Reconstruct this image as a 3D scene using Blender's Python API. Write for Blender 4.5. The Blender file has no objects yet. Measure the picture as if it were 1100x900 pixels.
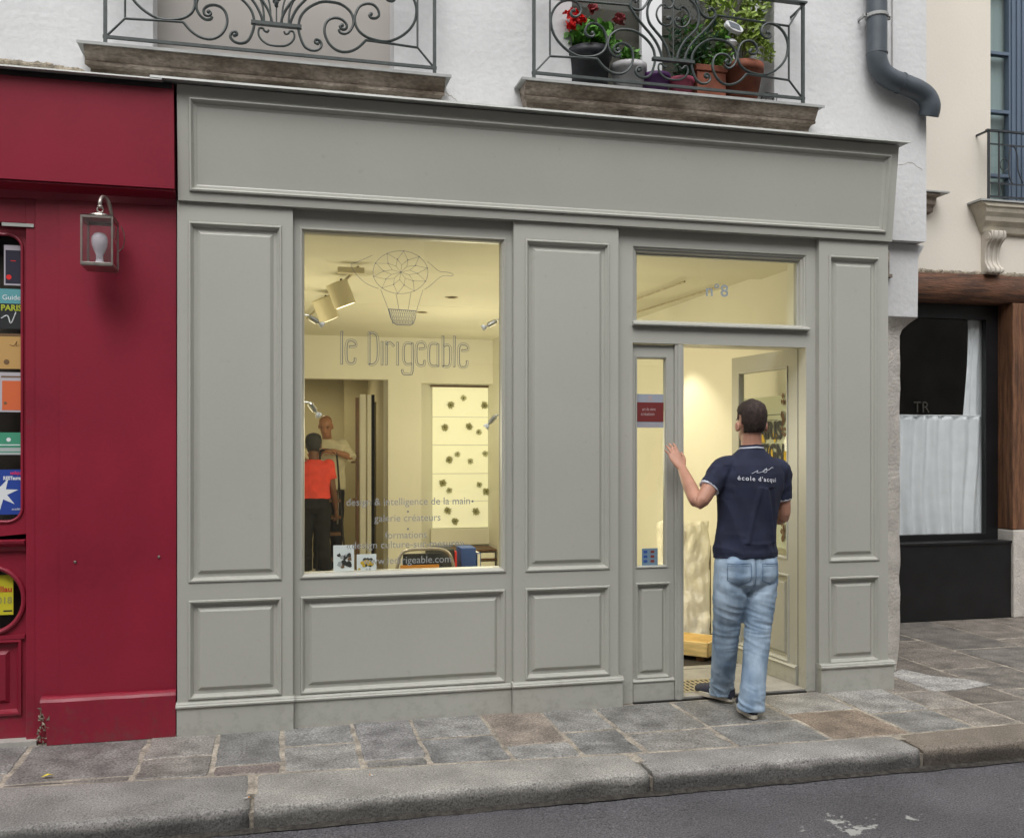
import bpy, bmesh, math, random
from mathutils import Vector, Matrix, noise
from mathutils.bvhtree import BVHTree
random.seed(7)
R = math.radians
sc = bpy.context.scene
COL = sc.collection
V = Vector

# ------------------------------------------------------------------ materials
def nt(name):
    m = bpy.data.materials.new(name); m.use_nodes = True
    t = m.node_tree; b = t.nodes['Principled BSDF']
    return m, t, b

def col4(c): return (c[0], c[1], c[2], 1)

def mat(name, c, rough=.6, var=.08, vscale=3., bump=0., bscale=60., metal=0., c2=None, spec=.5, stretch=None, fine=0., bdist=.002, tint=None, grime=0., pits=0.):
    """base colour with soft large scale variation, optional second colour blotches and bump"""
    m, t, b = nt(name); N = t.nodes; L = t.links
    tc = N.new('ShaderNodeTexCoord'); src = tc.outputs['Object']
    if stretch:
        mp = N.new('ShaderNodeMapping'); mp.inputs['Scale'].default_value = stretch
        L.new(src, mp.inputs[0]); src = mp.outputs[0]
    n1 = N.new('ShaderNodeTexNoise'); n1.inputs['Scale'].default_value = vscale; n1.inputs['Detail'].default_value = 5
    L.new(src, n1.inputs['Vector'])
    r = N.new('ShaderNodeValToRGB')
    a = [max(0, x * (1 - var)) for x in c]; z = c2 if c2 else [x * (1 + var) for x in c]
    r.color_ramp.elements[0].position = .35; r.color_ramp.elements[0].color = col4(a)
    r.color_ramp.elements[1].position = .68; r.color_ramp.elements[1].color = col4(z)
    L.new(n1.outputs['Fac'], r.inputs[0]); out = r.outputs[0]
    if fine:
        n3 = N.new('ShaderNodeTexNoise'); n3.inputs['Scale'].default_value = bscale * 1.7; n3.inputs['Detail'].default_value = 3
        L.new(src, n3.inputs['Vector'])
        mr = N.new('ShaderNodeMapRange'); mr.inputs['From Min'].default_value = .3; mr.inputs['From Max'].default_value = .7
        mr.inputs['To Min'].default_value = 1 - fine; mr.inputs['To Max'].default_value = 1 + fine
        L.new(n3.outputs['Fac'], mr.inputs[0])
        mx = N.new('ShaderNodeVectorMath'); mx.operation = 'SCALE'
        L.new(out, mx.inputs[0]); L.new(mr.outputs[0], mx.inputs['Scale']); out = mx.outputs[0]
    if tint:
        at = N.new('ShaderNodeAttribute'); at.attribute_name = tint
        mx = N.new('ShaderNodeVectorMath'); mx.operation = 'MULTIPLY'
        L.new(out, mx.inputs[0]); L.new(at.outputs['Color'], mx.inputs[1]); out = mx.outputs[0]
    if pits:       # small dark pores and stains in the stone
        p1 = N.new('ShaderNodeTexNoise'); p1.inputs['Scale'].default_value = 85; p1.inputs['Detail'].default_value = 2; L.new(tc.outputs['Object'], p1.inputs['Vector'])
        p2 = N.new('ShaderNodeTexNoise'); p2.inputs['Scale'].default_value = 11; p2.inputs['Detail'].default_value = 7; p2.inputs['Roughness'].default_value = .7; L.new(tc.outputs['Object'], p2.inputs['Vector'])
        q1 = N.new('ShaderNodeMapRange'); q1.inputs['From Min'].default_value = .60; q1.inputs['From Max'].default_value = .68; q1.inputs['To Min'].default_value = 1; q1.inputs['To Max'].default_value = 1 - pits; L.new(p1.outputs['Fac'], q1.inputs[0])
        q2 = N.new('ShaderNodeMapRange'); q2.inputs['From Min'].default_value = .56; q2.inputs['From Max'].default_value = .66; q2.inputs['To Min'].default_value = 1; q2.inputs['To Max'].default_value = 1 - pits * .6; L.new(p2.outputs['Fac'], q2.inputs[0])
        q3 = N.new('ShaderNodeMath'); q3.operation = 'MULTIPLY'; L.new(q1.outputs[0], q3.inputs[0]); L.new(q2.outputs[0], q3.inputs[1])
        q4 = N.new('ShaderNodeVectorMath'); q4.operation = 'SCALE'; L.new(out, q4.inputs[0]); L.new(q3.outputs[0], q4.inputs['Scale']); out = q4.outputs[0]
    if grime:      # splashed dirt near the pavement, in irregular blotches, plus a few scuffs
        sp = N.new('ShaderNodeSeparateXYZ'); L.new(tc.outputs['Object'], sp.inputs[0])
        g1 = N.new('ShaderNodeTexNoise'); g1.inputs['Scale'].default_value = 16; g1.inputs['Detail'].default_value = 8; g1.inputs['Roughness'].default_value = .7
        L.new(tc.outputs['Object'], g1.inputs['Vector'])
        h = N.new('ShaderNodeMapRange'); h.inputs['From Min'].default_value = .0; h.inputs['From Max'].default_value = .35; h.inputs['To Min'].default_value = .17; h.inputs['To Max'].default_value = 0
        L.new(sp.outputs['Z'], h.inputs[0]); ad = N.new('ShaderNodeMath'); L.new(h.outputs[0], ad.inputs[0]); L.new(g1.outputs['Fac'], ad.inputs[1])
        st = N.new('ShaderNodeMapRange'); st.inputs['From Min'].default_value = .62; st.inputs['From Max'].default_value = .80; st.inputs['To Max'].default_value = grime; L.new(ad.outputs[0], st.inputs[0])
        gx = N.new('ShaderNodeMix'); gx.data_type = 'RGBA'; L.new(st.outputs[0], gx.inputs['Factor']); L.new(out, gx.inputs[6]); gx.inputs[7].default_value = (.09, .075, .06, 1); out = gx.outputs[2]
    L.new(out, b.inputs['Base Color'])
    b.inputs['Roughness'].default_value = rough; b.inputs['Metallic'].default_value = metal
    b.inputs['Specular IOR Level'].default_value = spec
    if bump:
        n2 = N.new('ShaderNodeTexNoise'); n2.inputs['Scale'].default_value = bscale; n2.inputs['Detail'].default_value = 6
        L.new(src, n2.inputs['Vector'])
        bp = N.new('ShaderNodeBump'); bp.inputs['Strength'].default_value = bump; bp.inputs['Distance'].default_value = bdist
        L.new(n2.outputs['Fac'], bp.inputs['Height']); L.new(bp.outputs[0], b.inputs['Normal'])
    return m

def plain(name, c, rough=.5, metal=0., spec=.5, emit=0.):
    m, t, b = nt(name); b.inputs['Base Color'].default_value = col4(c)
    b.inputs['Roughness'].default_value = rough; b.inputs['Metallic'].default_value = metal
    b.inputs['Specular IOR Level'].default_value = spec
    if emit:
        b.inputs['Emission Color'].default_value = col4(c); b.inputs['Emission Strength'].default_value = emit
    return m

def glassmat(name, tintc=(1, 1, 1), rough=.0, k=1.0, minr=.04):
    m = bpy.data.materials.new(name); m.use_nodes = True; t = m.node_tree; N = t.nodes; L = t.links
    N.clear(); o = N.new('ShaderNodeOutputMaterial'); mx = N.new('ShaderNodeMixShader')
    tr = N.new('ShaderNodeBsdfTransparent'); tr.inputs[0].default_value = col4(tintc)
    gl = N.new('ShaderNodeBsdfGlossy'); gl.inputs['Roughness'].default_value = rough
    gl.inputs['Color'].default_value = (1, 1, 1, 1)
    lw = N.new('ShaderNodeLayerWeight'); lw.inputs['Blend'].default_value = .5
    p = N.new('ShaderNodeMath'); p.operation = 'POWER'; p.inputs[1].default_value = 4.
    L.new(lw.outputs['Facing'], p.inputs[0])
    mr = N.new('ShaderNodeMapRange'); mr.inputs['To Min'].default_value = minr; mr.inputs['To Max'].default_value = .9 * k
    L.new(p.outputs[0], mr.inputs[0]); L.new(mr.outputs[0], mx.inputs[0])
    L.new(tr.outputs[0], mx.inputs[1]); L.new(gl.outputs[0], mx.inputs[2]); L.new(mx.outputs[0], o.inputs[0])
    return m

M = {}
M['grey'] = mat('grey_paint', (.412, .413, .374), .36, .035, 1.1, .10, 30, fine=.012, grime=.22)
M['red'] = mat('red_paint', (.245, .0125, .032), .40, .16, 1.6, .16, 24, fine=.04, grime=.35)
M['plaster'] = mat('white_plaster', (.60, .605, .61), .9, .05, 2.5, .55, 22, fine=.03, bdist=.008)
M['cream'] = mat('cream_plaster', (.64, .595, .52), .9, .05, .8, .25, 30, fine=.02, bdist=.004)
M['stonepier'] = mat('pale_limestone', (.50, .47, .43), .9, .12, 9, .7, 55, fine=.12, bdist=.01)
M['rubble'] = mat('broken_render', (.30, .26, .20), .95, .4, 30, .9, 60, bdist=.01)
M['ledge'] = mat('old_stone_ledge', (.175, .135, .10), .85, .30, 6, .9, 30, c2=(.34, .29, .24), stretch=(.7, 1, 1.6), fine=.30, bdist=.010)
M['zinc'] = mat('zinc_flashing', (.33, .34, .33), .55, .12, 12, .1, 40)
M['stripgrey'] = mat('pale_grey_metal_strip', (.42, .43, .41), .5, .08, 12)
M['iron'] = mat('painted_iron', (.048, .060, .058), .5, .2, 30, .15, 90)
M['darkiron'] = mat('dark_iron', (.03, .035, .04), .5, .2, 30)
M['slab'] = mat('paving_stone', (.215, .209, .200), .58, .22, 6, 1., 55, c2=(.33, .322, .305), fine=.55, bdist=.006, tint='tint', pits=.5)
M['mortar'] = mat('lime_mortar', (.32, .285, .235), .9, .35, 9, .9, 50, fine=.35, bdist=.006)
M['road'] = mat('asphalt', (.108, .105, .114), .50, .22, 1.6, 1., 75, fine=.85, bdist=.008, pits=.35)
M['ground'] = mat('ground_earth', (.12, .11, .10), .9, .2, 1)
M['warmwall'] = mat('interior_cream_wall', (.765, .75, .66), .8, .03, 1.5)
M['ceil'] = mat('interior_ceiling', (.665, .645, .53), .8, .03, 1.5)
M['backwall'] = mat('back_room_wall', (.46, .40, .25), .8, .05, 1.5)
M['intfloor'] = mat('interior_floor', (.42, .37, .28), .5, .15, 5)
M['darkfloor'] = mat('dark_door_mat', (.035, .028, .022), .9, .2, 20)
M['sill'] = mat('door_threshold_stone', (.36, .345, .32), .7, .12, 8, .2, 50, fine=.08)
M['brass'] = mat('aged_brass_grate', (.42, .36, .24), .5, .2, 20)
M['brownwood'] = mat('brown_wood', (.13, .06, .022), .5, .3, 8, .2, 60, stretch=(6, 6, .6))
M['beam'] = mat('old_timber', (.085, .035, .018), .6, .5, 6, .8, 22, c2=(.17, .072, .034), stretch=(.6, 5, 6), fine=.2, bdist=.012)
M['post'] = mat('old_timber_post', (.13, .055, .025), .6, .5, 6, .8, 22, c2=(.21, .095, .045), stretch=(5, 5, .5), fine=.2, bdist=.01)
M['black'] = mat('black_paint', (.007, .007, .008), .38, .3, 6, .1, 20)
M['blacktr'] = plain('black_trousers', (.006, .006, .007), .9)
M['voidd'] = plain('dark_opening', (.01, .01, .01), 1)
M['blue'] = mat('blue_window_paint', (.095, .13, .18), .5, .06, 3)
M['teal'] = mat('pale_curtain_behind_glass', (.26, .34, .33), .9, .1, 3, stretch=(6, 1, .3))
M['curtain'] = mat('white_curtain_cloth', (.80, .82, .84), .95, .05, 8, .2, 500)
M['white'] = plain('white_paint', (.72, .73, .74), .5)
M['silver'] = plain('brushed_silver', (.62, .62, .60), .28, 1.)
M['beige_spot'] = plain('cream_spotlight', (.60, .54, .38), .5)
M['steel'] = mat('brushed_steel', (.36, .33, .30), .36, .15, 25, .1, 60, metal=.85)
M['lampglass'] = glassmat('lantern_glass', (.95, .93, .95), .05, .7, .10)
M['bulb'] = plain('frosted_bulb', (.85, .86, .87), .25)
M['glass'] = glassmat('clear_glass', (.97, .98, .97), 0., .9, .035)
M['darkglass'] = glassmat('restaurant_glass', (.94, .95, .95), 0., .6, .02)
M['etch'] = plain('grey_vinyl_lettering', (.17, .185, .20), .7)
M['etchl'] = plain('pale_vinyl_lettering', (.30, .31, .31), .7)
M['pipe'] = mat('slate_grey_pipe', (.065, .08, .095), .38, .15, 8, .1, 60)
M['skin'] = mat('skin', (.44, .225, .155), .55, .10, 14, .15, 180, fine=.03)
M['skin_dark'] = mat('dark_skin', (.13, .055, .030), .5, .10, 14)
M['skin_tan'] = mat('tanned_skin', (.33, .155, .085), .5, .10, 14)
M['hair'] = mat('dark_brown_hair', (.033, .020, .016), .8, .4, 60, 1., 120, fine=.3, stretch=(1, 1, .4))
M['navy'] = mat('navy_cotton', (.011, .015, .040), .85, .14, 14, .4, 500, fine=.12)
M['whitetrim'] = plain('white_trim', (.62, .66, .75), .8)
M['denim'] = mat('light_blue_denim', (.21, .31, .44), .9, .2, 6, .5, 300, c2=(.40, .51, .63), stretch=(1.6, 1.6, .8), fine=.16)
M['denimd'] = mat('denim_seam', (.12, .19, .30), .9, .15, 30)
M['shoe'] = mat('navy_canvas', (.035, .037, .058), .8, .2, 30, .3, 300)
M['sole'] = plain('off_white_sole', (.50, .46, .38), .6)
M['redshirt'] = mat('red_cotton', (.66, .06, .04), .85, .12, 12)
M['creamshirt'] = mat('cream_shirt', (.62, .57, .42), .85, .12, 12)
M['pot_black'] = mat('black_pot', (.018, .019, .024), .5, .3, 20, .3, 40)
M['pot_white'] = mat('white_ribbed_pot', (.55, .54, .55), .5, .1, 30)
M['pot_purple'] = mat('purple_pot', (.10, .03, .14), .5, .1, 20)
M['pot_pink'] = mat('pink_pot', (.42, .08, .14), .5, .1, 20)
M['terra'] = mat('terracotta', (.22, .066, .034), .75, .2, 12, .3, 50)
M['soil'] = mat('soil', (.03, .02, .015), 1, .3, 40)
M['leafA'] = mat('bright_green_leaf', (.10, .27, .035), .55, .4, 40)
M['leafB'] = mat('yellow_green_leaf', (.26, .36, .07), .55, .35, 40)
M['leafC'] = mat('blue_green_leaf', (.05, .12, .06), .55, .35, 40)
M['stem'] = mat('plant_stem', (.10, .09, .04), .8, .2, 30)
M['flower'] = plain('red_petal', (.70, .012, .012), .6)
M['flowerd'] = plain('faded_red_petal', (.34, .06, .07), .7)
M['yellowwood'] = mat('varnished_pine', (.74, .56, .26), .35, .2, 6, .1, 40, stretch=(1, 1, 6))
M['plastic'] = mat('cloudy_plastic_wrap', (.86, .83, .72), .14, .06, 6, .9, 9, bdist=.02)
M['brick'] = mat('opposite_stone', (.46, .45, .42), .9, .15, 1.5)
M['orange'] = plain('orange_fabric', (.65, .26, .03), .7)
M['board'] = plain('dark_mesh_fabric', (.03, .032, .032), .9)
M['bluebox'] = plain('blue_plastic', (.03, .08, .30), .5)
M['redbox'] = plain('red_plastic', (.55, .02, .02), .5)
M['paper'] = plain('white_card', (.70, .74, .76), .7)
M['ink'] = plain('black_ink', (.02, .02, .02), .7)
M['gold'] = plain('yellow_ink', (.60, .40, .02), .7)
M['inkbrown'] = plain('brown_ink', (.16, .09, .04), .7)
M['leafy'] = plain('yellow_dead_leaf', (.62, .52, .03), .7)
M['displayp'] = plain('backlit_display_panel', (.92, .90, .66), .6, emit=.22)
M['cork'] = plain('dark_rosette', (.36, .35, .17), .8)
M['corkl'] = plain('pale_rosette', (.55, .55, .34), .8)
M['socket'] = plain('lamp_lens', (1, .86, .6), .3, emit=2.)
M['cableg'] = plain('grey_cable', (.34, .33, .32), .6)

# kerb granite with speckles
def granite(name, c, tint=None):
    m, t, b = nt(name); N = t.nodes; L = t.links
    tc = N.new('ShaderNodeTexCoord')
    def noi(s, d=3):
        n = N.new('ShaderNodeTexNoise'); n.inputs['Scale'].default_value = s; n.inputs['Detail'].default_value = d
        L.new(tc.outputs['Object'], n.inputs['Vector']); return n.outputs['Fac']
    r = N.new('ShaderNodeValToRGB'); e = r.color_ramp.elements
    e[0].position = .30; e[0].color = col4([x * .40 for x in c]); e[1].position = .70; e[1].color = col4([min(1, x * 1.5) for x in c])
    k = e.new(.45); k.color = col4([x * .90 for x in c]); k = e.new(.56); k.color = col4([x * 1.08 for x in c])
    L.new(noi(130, 4), r.inputs[0])
    mr = N.new('ShaderNodeMapRange'); mr.inputs['From Min'].default_value = .35; mr.inputs['From Max'].default_value = .65
    mr.inputs['To Min'].default_value = .75; mr.inputs['To Max'].default_value = 1.15; L.new(noi(3.5, 5), mr.inputs[0])
    # street grime that clings to the road side of the stones, in irregular patches
    sp = N.new('ShaderNodeSeparateXYZ'); L.new(tc.outputs['Object'], sp.inputs[0])
    za = N.new('ShaderNodeMath'); za.operation = 'MULTIPLY_ADD'; za.inputs[1].default_value = .09; L.new(noi(4.5, 6), za.inputs[0]); L.new(sp.outputs['Z'], za.inputs[2])
    g = N.new('ShaderNodeMapRange'); g.inputs['From Min'].default_value = .0; g.inputs['From Max'].default_value = .030; g.inputs['To Min'].default_value = .40; g.inputs['To Max'].default_value = 1
    L.new(za.outputs[0], g.inputs[0]); gm = N.new('ShaderNodeMath'); gm.operation = 'MULTIPLY'; L.new(g.outputs[0], gm.inputs[0]); L.new(mr.outputs[0], gm.inputs[1])
    vm = N.new('ShaderNodeVectorMath'); vm.operation = 'SCALE'; L.new(r.outputs[0], vm.inputs[0]); L.new(gm.outputs[0], vm.inputs['Scale'])
    v2 = N.new('ShaderNodeVectorMath'); v2.operation = 'MULTIPLY'; at = N.new('ShaderNodeAttribute'); at.attribute_name = 'tint'
    L.new(vm.outputs[0], v2.inputs[0]); L.new(at.outputs['Color'], v2.inputs[1]); L.new(v2.outputs[0], b.inputs['Base Color'])
    bp = N.new('ShaderNodeBump'); bp.inputs['Strength'].default_value = .8; bp.inputs['Distance'].default_value = .006
    L.new(noi(70, 6), bp.inputs['Height']); L.new(bp.outputs[0], b.inputs['Normal']); b.inputs['Roughness'].default_value = .75
    return m
M['granite'] = granite('kerb_granite', (.30, .29, .275))

def road_marks(m):
    """worn white paint splashes on the asphalt near the kerb"""
    t = m.node_tree; N = t.nodes; L = t.links; b = N['Principled BSDF']
    old = b.inputs['Base Color'].links[0].from_socket
    tc = N.new('ShaderNodeTexCoord')
    n = N.new('ShaderNodeTexNoise'); n.inputs['Scale'].default_value = 9; n.inputs['Detail'].default_value = 7; n.inputs['Roughness'].default_value = .65
    L.new(tc.outputs['Object'], n.inputs['Vector'])
    s = N.new('ShaderNodeSeparateXYZ'); L.new(tc.outputs['Object'], s.inputs[0])
    def rng(sock, c, w):
        a = N.new('ShaderNodeMath'); a.operation = 'SUBTRACT'; a.inputs[1].default_value = c; L.new(sock, a.inputs[0])
        d = N.new('ShaderNodeMath'); d.operation = 'DIVIDE'; d.inputs[1].default_value = w; L.new(a.outputs[0], d.inputs[0])
        e = N.new('ShaderNodeMath'); e.operation = 'MULTIPLY'; L.new(d.outputs[0], e.inputs[0]); L.new(d.outputs[0], e.inputs[1])
        return e.outputs[0]
    x = rng(s.outputs['X'], 2.45, .48); y = rng(s.outputs['Y'], -1.66, .17)
    ad = N.new('ShaderNodeMath'); ad.operation = 'ADD'; L.new(x, ad.inputs[0]); L.new(y, ad.inputs[1])
    mr = N.new('ShaderNodeMapRange'); mr.inputs['To Min'].default_value = .17; mr.inputs['To Max'].default_value = 0; L.new(ad.outputs[0], mr.inputs[0])
    a2 = N.new('ShaderNodeMath'); a2.operation = 'ADD'; L.new(n.outputs['Fac'], a2.inputs[0]); L.new(mr.outputs[0], a2.inputs[1])
    st = N.new('ShaderNodeMapRange'); st.inputs['From Min'].default_value = .70; st.inputs['From Max'].default_value = .735; L.new(a2.outputs[0], st.inputs[0])
    mx = N.new('ShaderNodeMix'); mx.data_type = 'RGBA'; L.new(st.outputs[0], mx.inputs['Factor'])
    L.new(old, mx.inputs[6]); mx.inputs[7].default_value = (.42, .42, .40, 1); L.new(mx.outputs[2], b.inputs['Base Color'])
road_marks(M['road'])

# ------------------------------------------------------------------ mesh helpers
ORG = {}
def tag(o, label=None, cat=None, group=None, kind=None):
    if label: o['label'] = label
    if cat: o['category'] = cat
    if group: o['group'] = group
    if kind: o['kind'] = kind
    return o

def thing(name, loc, label, cat, group=None):
    o = bpy.data.objects.new(name, None); COL.objects.link(o); o.location = loc
    o.empty_display_size = .1; ORG[o.name] = V(loc)
    return tag(o, label, cat, group)

def link_mesh(name, me, parent=None, origin=None):
    """me is in world coordinates; store it relative to its parent's origin"""
    org = ORG[parent.name] if parent else V(origin or (0, 0, 0))
    me.transform(Matrix.Translation(-org))
    o = bpy.data.objects.new(name, me); COL.objects.link(o)
    if parent: o.parent = parent
    else: o.location = org
    ORG[o.name] = org
    return o

class MB:
    def __init__(s): s.v = []; s.f = []; s.m = []; s.t = []
    def add(s, vs, fs, mi=0, tint=None):
        k = len(s.v); s.v += [tuple(v) for v in vs]
        for f in fs: s.f.append([i + k for i in f]); s.m.append(mi); s.t.append(tint or (1, 1, 1))
    def box(s, x0, x1, y0, y1, z0, z1, mi=0):
        s.add([(x0, y0, z0), (x1, y0, z0), (x1, y1, z0), (x0, y1, z0), (x0, y0, z1), (x1, y0, z1), (x1, y1, z1), (x0, y1, z1)],
              [(0, 3, 2, 1), (4, 5, 6, 7), (0, 1, 5, 4), (1, 2, 6, 5), (2, 3, 7, 6), (3, 0, 4, 7)], mi)
    def plate(s, x0, x1, z0, z1, yf, yb, holes=()):
        """board facing -Y with rectangular openings (x0,x1,z0,z1)"""
        xs = sorted({x0, x1} | {h[0] for h in holes} | {h[1] for h in holes})
        zs = sorted({z0, z1} | {h[2] for h in holes} | {h[3] for h in holes})
        def inh(x, z): return any(h[0] < x < h[1] and h[2] < z < h[3] for h in holes)
        for i in range(len(xs) - 1):
            for j in range(len(zs) - 1):
                a, b, c, d = xs[i], xs[i + 1], zs[j], zs[j + 1]
                if inh((a + b) / 2, (c + d) / 2): continue
                s.add([(a, yf, c), (b, yf, c), (b, yf, d), (a, yf, d)], [(0, 1, 2, 3)])
                s.add([(a, yb, c), (b, yb, c), (b, yb, d), (a, yb, d)], [(3, 2, 1, 0)])
        def rim(a, b, c, d, flip):
            for q in ([(a, yf, c), (a, yb, c), (b, yb, c), (b, yf, c)], [(a, yf, d), (b, yf, d), (b, yb, d), (a, yb, d)],
                      [(a, yf, c), (a, yf, d), (a, yb, d), (a, yb, c)], [(b, yf, c), (b, yb, c), (b, yb, d), (b, yf, d)]):
                s.add(q, [(3, 2, 1, 0) if flip else (0, 1, 2, 3)])
        rim(x0, x1, z0, z1, False)
        for h in holes: rim(h[0], h[1], h[2], h[3], True)
    def ring(s, x0, x1, z0, z1, prof, cap=True, mi=0):
        """nested rectangles facing -Y; prof = [(inset, y)]"""
        k = []
        for d, y in prof:
            k.append([(x0 + d, y, z0 + d), (x1 - d, y, z0 + d), (x1 - d, y, z1 - d), (x0 + d, y, z1 - d)])
        for a, b in zip(k, k[1:]):
            for i in range(4):
                j = (i + 1) % 4
                s.add([a[i], a[j], b[j], b[i]], [(0, 1, 2, 3)], mi)
        if cap: s.add(k[-1], [(0, 1, 2, 3)], mi)
    def tube(s, pts, r, n=8, closed=False, mi=0, flat=None):
        pts = [V(p) for p in pts]; m = len(pts)
        if m < 2: return
        rs = r if isinstance(r, (list, tuple)) else [r] * m
        up = None; rings = []
        for i, p in enumerate(pts):
            a = pts[(i - 1) % m] if (closed or i) else p; b = pts[(i + 1) % m] if (closed or i < m - 1) else p
            t = (b - a)
            if t.length < 1e-9: t = V((0, 0, 1))
            t.normalize()
            if up is None:
                up = V((0, 0, 1)) if abs(t.z) < .9 else V((1, 0, 0))
                if abs(t.y) < .2 and flat: up = V((0, 1, 0))
            sd = t.cross(up).normalized(); up = sd.cross(t).normalized()
            fa = flat if flat else 1
            rings.append([p + sd * (math.cos(2 * math.pi * k / n) * rs[i]) + up * (math.sin(2 * math.pi * k / n) * rs[i] * fa) for k in range(n)])
        vs = [v for rr in rings for v in rr]; fs = []
        for i in range(m if closed else m - 1):
            for k in range(n):
                a = i * n + k; b = i * n + (k + 1) % n; c = ((i + 1) % m) * n + (k + 1) % n; d = ((i + 1) % m) * n + k
                fs.append((a, b, c, d))
        if not closed: fs.append(tuple(range(n - 1, -1, -1))); fs.append(tuple((m - 1) * n + k for k in range(n)))
        s.add(vs, fs, mi)
    def lathe(s, c, prof, n=24, mi=0, ax='z'):
        vs = []; fs = []
        for r, h in prof:
            for k in range(n):
                a = 2 * math.pi * k / n
                if ax == 'z': vs.append((c[0] + r * math.cos(a), c[1] + r * math.sin(a), c[2] + h))
                else: vs.append((c[0] + r * math.cos(a), c[1] + h, c[2] + r * math.sin(a)))
        for i in range(len(prof) - 1):
            for k in range(n): fs.append((i * n + k, i * n + (k + 1) % n, (i + 1) * n + (k + 1) % n, (i + 1) * n + k))
        fs.append(tuple(range(n - 1, -1, -1))); fs.append(tuple((len(prof) - 1) * n + k for k in range(n)))
        s.add(vs, fs, mi)
    def prism(s, poly, y0, y1, mi=0):
        """polygon of (x,z) extruded along Y"""
        n = len(poly); vs = [(x, y0, z) for x, z in poly] + [(x, y1, z) for x, z in poly]
        s.add(vs, [tuple(range(n)), tuple(range(2 * n - 1, n - 1, -1))] + [((i + 1) % n, i, i + n, (i + 1) % n + n) for i in range(n)], mi)
    def extx(s, poly, x0, x1, mi=0, seg=1):
        """polygon of (y,z) extruded along X"""
        n = len(poly); vs = []; fs = []
        for k in range(seg + 1):
            x = x0 + (x1 - x0) * k / seg; vs += [(x, y, z) for y, z in poly]
        for k in range(seg):
            for i in range(n): fs.append((k * n + i, k * n + (i + 1) % n, (k + 1) * n + (i + 1) % n, (k + 1) * n + i))
        fs.append(tuple(range(n - 1, -1, -1))); fs.append(tuple(seg * n + i for i in range(n)))
        s.add(vs, fs, mi)
    def mesh(s, name, mats, smooth=False, angle=None):
        me = bpy.data.meshes.new(name); me.from_pydata(s.v, [], s.f)
        ms = mats if isinstance(mats, (list, tuple)) else [mats]
        for m in ms: me.materials.append(m)
        me.polygons.foreach_set('material_index', s.m)
        if any(t != (1, 1, 1) for t in s.t) or ms[0] in (M['slab'], M['granite']):
            ca = me.color_attributes.new('tint', 'FLOAT_COLOR', 'CORNER')
            for p, t in zip(me.polygons, s.t):
                for li in p.loop_indices: ca.data[li].color = (t[0], t[1], t[2], 1)
        me.update()
        return me
    def build(s, name, mats, parent=None, origin=None, bevel=0, smooth=False, weld=True, label=None, recalc=True):
        me = s.mesh(name, mats)
        bm = bmesh.new(); bm.from_mesh(me)
        if weld: bmesh.ops.remove_doubles(bm, verts=bm.verts, dist=.00005)
        if recalc: bmesh.ops.recalc_face_normals(bm, faces=bm.faces)
        if bevel:
            ed = [e for e in bm.edges if e.is_manifold and e.calc_face_angle(0) > R(50)]
            bmesh.ops.bevel(bm, geom=ed, offset=bevel, segments=2, profile=.6, affect='EDGES', clamp_overlap=True)
        bm.to_mesh(me); bm.free()
        if smooth: me.shade_smooth()
        o = link_mesh(name, me, parent, origin)
        if label: o['label'] = label
        return o

def cr(pts, k=6, closed=False):
    """Catmull-Rom through points"""
    P = [V(p) for p in pts]; n = len(P); out = []
    rng = range(n) if closed else range(n - 1)
    for i in rng:
        p0 = P[(i - 1) % n] if (closed or i > 0) else P[i]; p1 = P[i]; p2 = P[(i + 1) % n]
        p3 = P[(i + 2) % n] if (closed or i + 2 < n) else P[(i + 1) % n]
        for j in range(k):
            t = j / k
            out.append(.5 * ((2 * p1) + (p2 - p0) * t + (2 * p0 - 5 * p1 + 4 * p2 - p3) * t * t + (3 * p1 - p0 - 3 * p2 + p3) * t ** 3))
    if not closed: out.append(P[-1])
    return out

def text_vf(body, size, align='CENTER', ext=.0006, spacing=1., bold=0., shear=0.):
    cu = bpy.data.curves.new('lettering', 'FONT'); cu.body = body; cu.size = size; cu.align_x = align; cu.align_y = 'BOTTOM_BASELINE' if False else 'TOP_BASELINE'
    cu.extrude = ext; cu.space_character = spacing; cu.offset = bold; cu.shear = shear; cu.resolution_u = 3
    o = bpy.data.objects.new('lettering', cu); COL.objects.link(o)
    dg = bpy.context.evaluated_depsgraph_get(); ev = o.evaluated_get(dg); me = ev.to_mesh()
    vs = [v.co.copy() for v in me.vertices]; fs = [tuple(p.vertices) for p in me.polygons]
    ev.to_mesh_clear(); bpy.data.objects.remove(o); bpy.data.curves.remove(cu)
    return vs, fs

def text_on(mb, body, x, y, z, size, align='CENTER', mi=0, sx=1., rot=0., spacing=1., bold=0., fn=None, fit=None, ext=.0006):
    """text facing -Y with baseline start/centre at x,z ; fn maps (u,v,w) to world instead"""
    vs, fs = text_vf(body, size, align, ext, spacing, bold)
    if not vs: return
    if fit:
        w = max(v.x for v in vs) - min(v.x for v in vs); sx = fit / w
    c, s_ = math.cos(rot), math.sin(rot); out = []
    for v in vs:
        u, w = v.x * sx, v.y
        u, w = u * c - w * s_, u * s_ + w * c
        out.append(fn(x + u, z + w, v.z) if fn else (x + u, y - v.z, z + w))
    mb.add(out, fs, mi)
# ------------------------------------------------------------------ ground
def yk(x):
    pts = [(-12, -.60), (-1.2, -.61), (.37, -.74), (2.0, -.86), (3.2, -.89), (4.0, -.86), (14, -.86)]
    for (a, b), (c, d) in zip(pts, pts[1:]):
        if a <= x <= c: return b + (d - b) * (x - a) / (c - a)
    return -.8

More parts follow.
